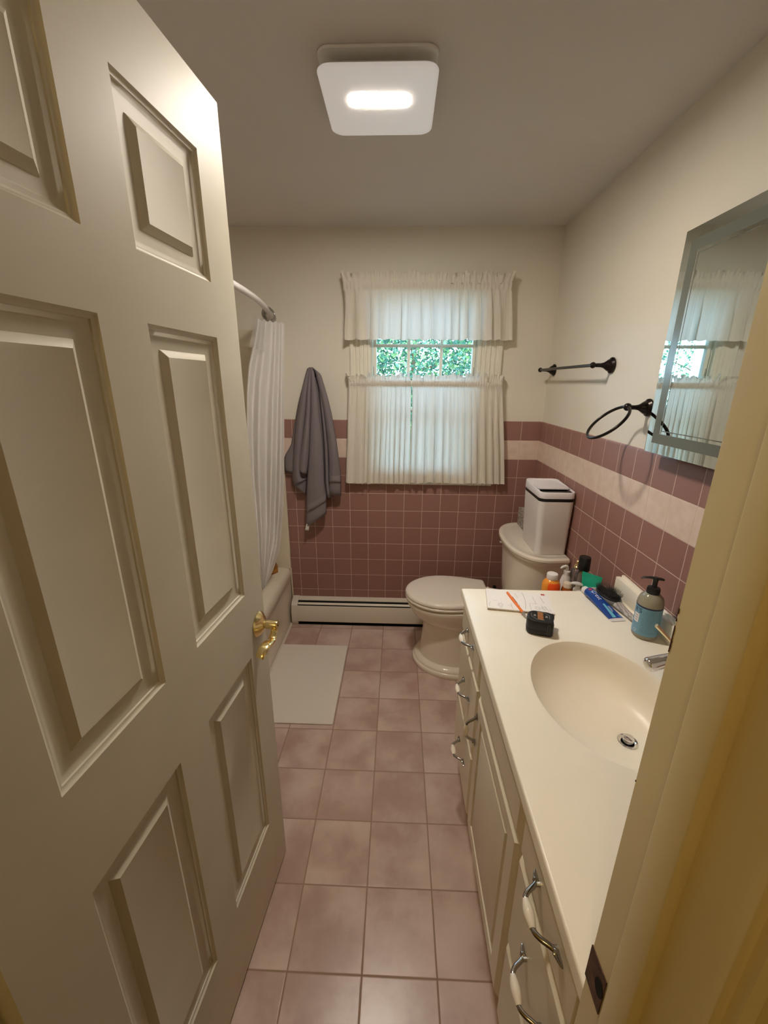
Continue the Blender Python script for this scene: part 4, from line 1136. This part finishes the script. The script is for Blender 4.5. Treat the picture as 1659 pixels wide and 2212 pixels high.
# clear crumpled packet by the toothpaste cap
pk = thing('plastic_packet', 'crumpled clear plastic packet by the toothpaste cap', 'packet', (.69, 1.338, CZ))
b = B(); rg = random.Random(9)
b.grid([[(.672 + .056 * j / 8, 1.318 + .026 * i / 6 , CZ + .002 + .020 * math.sin(PI * (i + .6) / 7.2) * math.sin(PI * (j + .6) / 9.2) + rg.uniform(0, .004)) for j in range(9)] for i in range(7)])
b.build('packet_film', M_FILM, pk, smooth=20, solid=.0006)

# soap bottle
sb = thing('soap_bottle', 'blue labelled hand soap pump bottle with black pump on the counter', 'soap bottle', (.7405, 1.078, CZ))
sx, sy = .7405, 1.078; SR = .0335
b = B(); b.lathe([(.024, 0), (.030, .001), (SR - .0005, .006), (SR, .012), (SR, .112), (SR - .001, .119), (.029, .129), (.021, .137), (.014, .142), (.013, .150)], (sx, sy, CZ + .0003), 48)
k = NT('soap_gel'); k.b.inputs['Base Color'].default_value = srgb(176, 172, 152); k.b.inputs['Roughness'].default_value = .12; k.b.inputs['Transmission Weight'].default_value = .35; k.b.inputs['IOR'].default_value = 1.4
b.build('bottle', k.m, sb)
def lab(name, a0, a1, z0, z1, m, lift, par, n=40):
    b = B(); R_ = SR + lift
    b.loft([[(sx + R_ * math.cos(a), sy + R_ * math.sin(a), CZ + z) for a in [a0 + (a1 - a0) * i / n for i in range(n + 1)]] for z in (z0, z1)], False)
    return b.build(name, m, par, smooth=60)
cam_a = math.atan2(-sy, -sx)
# thin fluted print lines on the label
k = NT('label_blue'); o = k.obj(); s3 = k.new('ShaderNodeSeparateXYZ'); k.ln(o, s3.inputs[0])
at2 = k.math('ARCTAN2', s3.outputs[1], s3.outputs[0])
st = k.math('GREATER_THAN', k.math('SINE', k.math('MULTIPLY', at2, 62.0)), .55)
inz = k.math('LESS_THAN', k.math('ABSOLUTE', k.math('SUBTRACT', s3.outputs[2], .058)), .036)
ny = k.math('GREATER_THAN', k.noise(420, 2, o), .47)
ang_ok = k.math('GREATER_THAN', at2, cam_a - .35)
msk = k.math('MULTIPLY', k.math('MULTIPLY', st, inz), k.math('MULTIPLY', ny, ang_ok))
k.ln(k.mix(k.math('MULTIPLY', msk, .55), srgb(108, 158, 184), srgb(58, 92, 116)), k.b.inputs['Base Color']); k.b.inputs['Roughness'].default_value = .4
lb = lab('label', cam_a - 2.6, cam_a + 2.6, .014, .100, k.m, .0004, sb, 80)
M_NAVY = mat('navy_print', srgb(26, 34, 70), .4)
lab('label_band', cam_a - 2.6, cam_a + 2.6, .100, .1045, M_NAVY, .0005, lb, 80)
wl = lab('white_panel', cam_a - 1.16, cam_a - .62, .050, .078, M_WPL, .0007, lb, 12)
b = B()
def cyl(v, a, z, lift): return (sx + (SR + lift) * math.cos(a + v.x / SR), sy + (SR + lift) * math.sin(a + v.x / SR), CZ + z + v.y)
add_text(b, "R'S", .019, lambda v: cyl(v, cam_a - .80, .089, .0008))
for zz, hw_ in ((.071, .0055), (.064, .0060), (.057, .0045)):
    for q in range(8): b._f([b.bm.verts.new(cyl(Vector((-hw_ + 2 * hw_ * (q + a_) / 8, c_, 0)), cam_a - .86, zz, .0009)) for a_, c_ in ((0, -.0007), (1, -.0007), (1, .0007), (0, .0007))])
b.build('lettering', M_NAVY, lb, smooth=0)
b = B()
for k_ in range(3):
    a0 = 2 * PI * k_ / 3 + PI / 2; 
    P = [Vector((.0042 * math.cos(a0 + t) , .0042 * math.sin(a0 + t), 0)) for t in (0.25, .7, 1.2, 1.75)]
    for p, q in zip(P, P[1:]):
        e = Vector((-(q - p).y, (q - p).x, 0)).normalized() * .0007
        b._f([b.bm.verts.new(cyl(w_, cam_a - .78, .024, .0008)) for w_ in (p - e, q - e, q + e, p + e)])
b.build('recycling_mark', mat('white_print', srgb(220, 226, 230), .5), lb, smooth=0, doubles=False)
b = B(); b.lathe([(.0165, 0), (.0170, .003), (.0170, .015), (.0155, .019), (.009, .021), (.0065, .022), (.0065, .040), (.0075, .041), (.0075, .049), (.005, .051)], (sx, sy, CZ + .139), 28)
hdv = Vector((-.93, .36, 0)).normalized()
b.tube([Vector((sx, sy, CZ + .186)) + hdv * t + up * z for t, z in ((-.020, -.001), (-.015, .0), (.012, .001), (.030, -.002), (.036, -.006))], [.0045, .0065, .0062, .0042, .003], 12, flat=[(1, .55)] * 5)
b.build('pump', M_BPL, sb)

# ------------------------------------------------------------------ bottles on the low stand beyond the vanity
SZ = .665
sh = thing('storage_stand', 'low white stand in the gap between vanity and toilet', 'stand', (.68, 1.46, 0))
for zz in (SZ, .296):
    b = B(); b.box(.565, .803, 1.352, 1.565, zz - .018, zz, .002); b.build('shelf', M_WPL, sh)
for lx in (.573, .795):
    for ly in (1.36, 1.557):
        b = B(); b.box(lx - .008, lx + .008, ly - .008, ly + .008, 0, SZ - .017); b.build('leg', M_WPL, sh)
def bottle(name, label, cat, x, y, body, mbody, cap, mcap, z=SZ, n=32, sx_=1, sy_=1, capname='cap', smooth=40):
    t = thing(name, label, cat, (x, y, z))
    b = B(); b.lathe(body, (x, y, z + .0003), n, 'z', sx_, sy_); b.build('bottle', mbody, t, smooth=smooth)
    if cap: b = B(); b.lathe(cap, (x, y, z + .0003), 28); b.build(capname, mcap, t)
    return t
k = NT('orange_plastic_bottle'); k.b.inputs['Base Color'].default_value = srgb(252, 164, 62); k.b.inputs['Roughness'].default_value = .18; k.b.inputs['Transmission Weight'].default_value = .08
M_ORB = k.m
ob = bottle('pill_bottle', 'orange supplement bottle with a white cap behind the notepad', 'bottle', .614, 1.475, [(.030, 0), (.034, .004), (.0345, .012), (.0345, .084), (.033, .094), (.026, .106), (.0185, .112), (.0185, .116)], M_ORB, [(.0205, .113), (.0212, .115), (.0212, .131), (.0195, .1345), (.01, .135)], M_WPL)
b = B(); b.loft([[(.614 + .0349 * math.cos(a), 1.475 + .0349 * math.sin(a), SZ + z) for a in [math.radians(-130 + 85 * i / 24) for i in range(25)]] for z in (.015, .092)] + [[(.614 + .0285 * math.cos(a), 1.475 + .0285 * math.sin(a), SZ + .103) for a in [math.radians(-130 + 85 * i / 24) for i in range(25)]]], False)
b.build('label', mat('orange_red_label', srgb(246, 84, 16), .35), ob, smooth=60)
# white spray bottle
t = bottle('spray_bottle', 'small white trigger sprayer behind the orange bottle', 'bottle', .695, 1.535, [(.020, 0), (.021, .004), (.021, .075), (.016, .095), (.0115, .102), (.0115, .106)], mat('milky_plastic', srgb(226, 222, 222), .3), [(.0125, .103), (.0125, .118), (.008, .120)], M_WPL)
b = B(); b.tube(smoothpts([(.695, 1.535, SZ + .118), (.695, 1.535, SZ + .132), (.689, 1.534, SZ + .139), (.675, 1.531, SZ + .138), (.666, 1.529, SZ + .132)], 4), [.006] * 10 + [.0055] * 4 + [.004] * 3, 12); b.build('sprayer', M_WPL, t)
# amber pump bottle, white pump
k = NT('amber_plastic'); k.b.inputs['Base Color'].default_value = srgb(176, 92, 30); k.b.inputs['Roughness'].default_value = .15; k.b.inputs['Transmission Weight'].default_value = .3
t = bottle('lotion_bottle', 'amber bottle with a white flip cap right of the orange bottle', 'bottle', .674, 1.465, [(.020, 0), (.022, .003), (.022, .070), (.018, .082), (.013, .086), (.013, .09)], k.m, [(.0165, .080), (.0165, .098), (.015, .101), (.005, .1015)], mat('cream_cap', srgb(226, 210, 190), .3))
px_, py_ = .676, 1.388
t = bottle('pump_bottle', 'white lotion pump with a sloping spout close behind the counter edge', 'bottle', px_, py_, [(.020, 0), (.021, .003), (.021, .084), (.017, .097), (.0125, .101), (.0125, .105)], MATS['milky_plastic'], [(.0145, .099), (.0150, .101), (.0150, .114), (.012, .117), (.0085, .118), (.0085, .128), (.006, .129)], M_WPL)
b = B(); b.tube([(px_ + .014, py_ + .003, SZ + .131), (px_ + .002, py_, SZ + .136), (px_ - .016, py_ - .004, SZ + .141), (px_ - .030, py_ - .007, SZ + .1425)], [.009, .0115, .009, .0045], 14, flat=[(1, .6)] * 4); b.build('pump_head', M_WPL, t)
# glass bottle with black cap
t = bottle('mouthwash_bottle', 'clear bottle of yellow liquid with a tall black cap', 'bottle', .728, 1.472, [(.027, 0), (.030, .004), (.030, .118), (.025, .136), (.016, .147), (.015, .156)], M_CLEARB, [(.0210, .154), (.0222, .156), (.0210, .206), (.0195, .2085), (.005, .209)], M_BPL)
b = B(); b.lathe([(.025, .002), (.027, .006), (.027, .088), (.02, .0885)], (.728, 1.472, SZ), 28); k = NT('yellow_liquid'); k.b.inputs['Base Color'].default_value = srgb(206, 150, 30); k.b.inputs['Roughness'].default_value = .1; k.b.inputs['Transmission Weight'].default_value = .4; b.build('liquid', k.m, t)
# perfume bottle, gold top
t = bottle('perfume_bottle', 'clear bottle with a gold collar and top beside the black cap', 'bottle', .733, 1.533, [(.022, 0), (.024, .003), (.024, .112), (.020, .126), (.012, .132), (.012, .136)], M_CLEARB, [(.0135, .134), (.0140, .136), (.0140, .141), (.0120, .143), (.0120, .147), (.0070, .150), (.0070, .164), (.005, .166)], M_BRASS, capname='gold_top')
# teal tube standing crimp end up
t = thing('cream_tube', 'teal cosmetic tube standing crimped end up beside the hairbrush', 'tube', (.7325, 1.409, SZ))
def tsec(t_, z): 
    a0 = math.radians(-45); W = .018 + (.036 - .018) * t_ ** .8; D_ = .018 * (1 - t_) + .0012
    return [(.7325 + W * math.cos(a) * math.cos(a0) - D_ * math.sin(a) * math.sin(a0), 1.409 + W * math.cos(a) * math.sin(a0) + D_ * math.sin(a) * math.cos(a0), z) for a in [2 * PI * i / 28 for i in range(28)]]
b = B(); b.loft([tsec(0, SZ + .022)] + [tsec(i / 10, SZ + .024 + .134 * i / 10) for i in range(1, 11)] + [tsec(1.0, SZ + .166)]); b.build('tube', mat('teal_plastic', srgb(26, 172, 142), .3, noise=25, amt=.12), t)
b = B(); b.lathe([(.017, 0), (.018, .002), (.018, .022), (.016, .0225)], (.7325, 1.409, SZ + .0003), 24); b.build('cap', M_WPL, t)
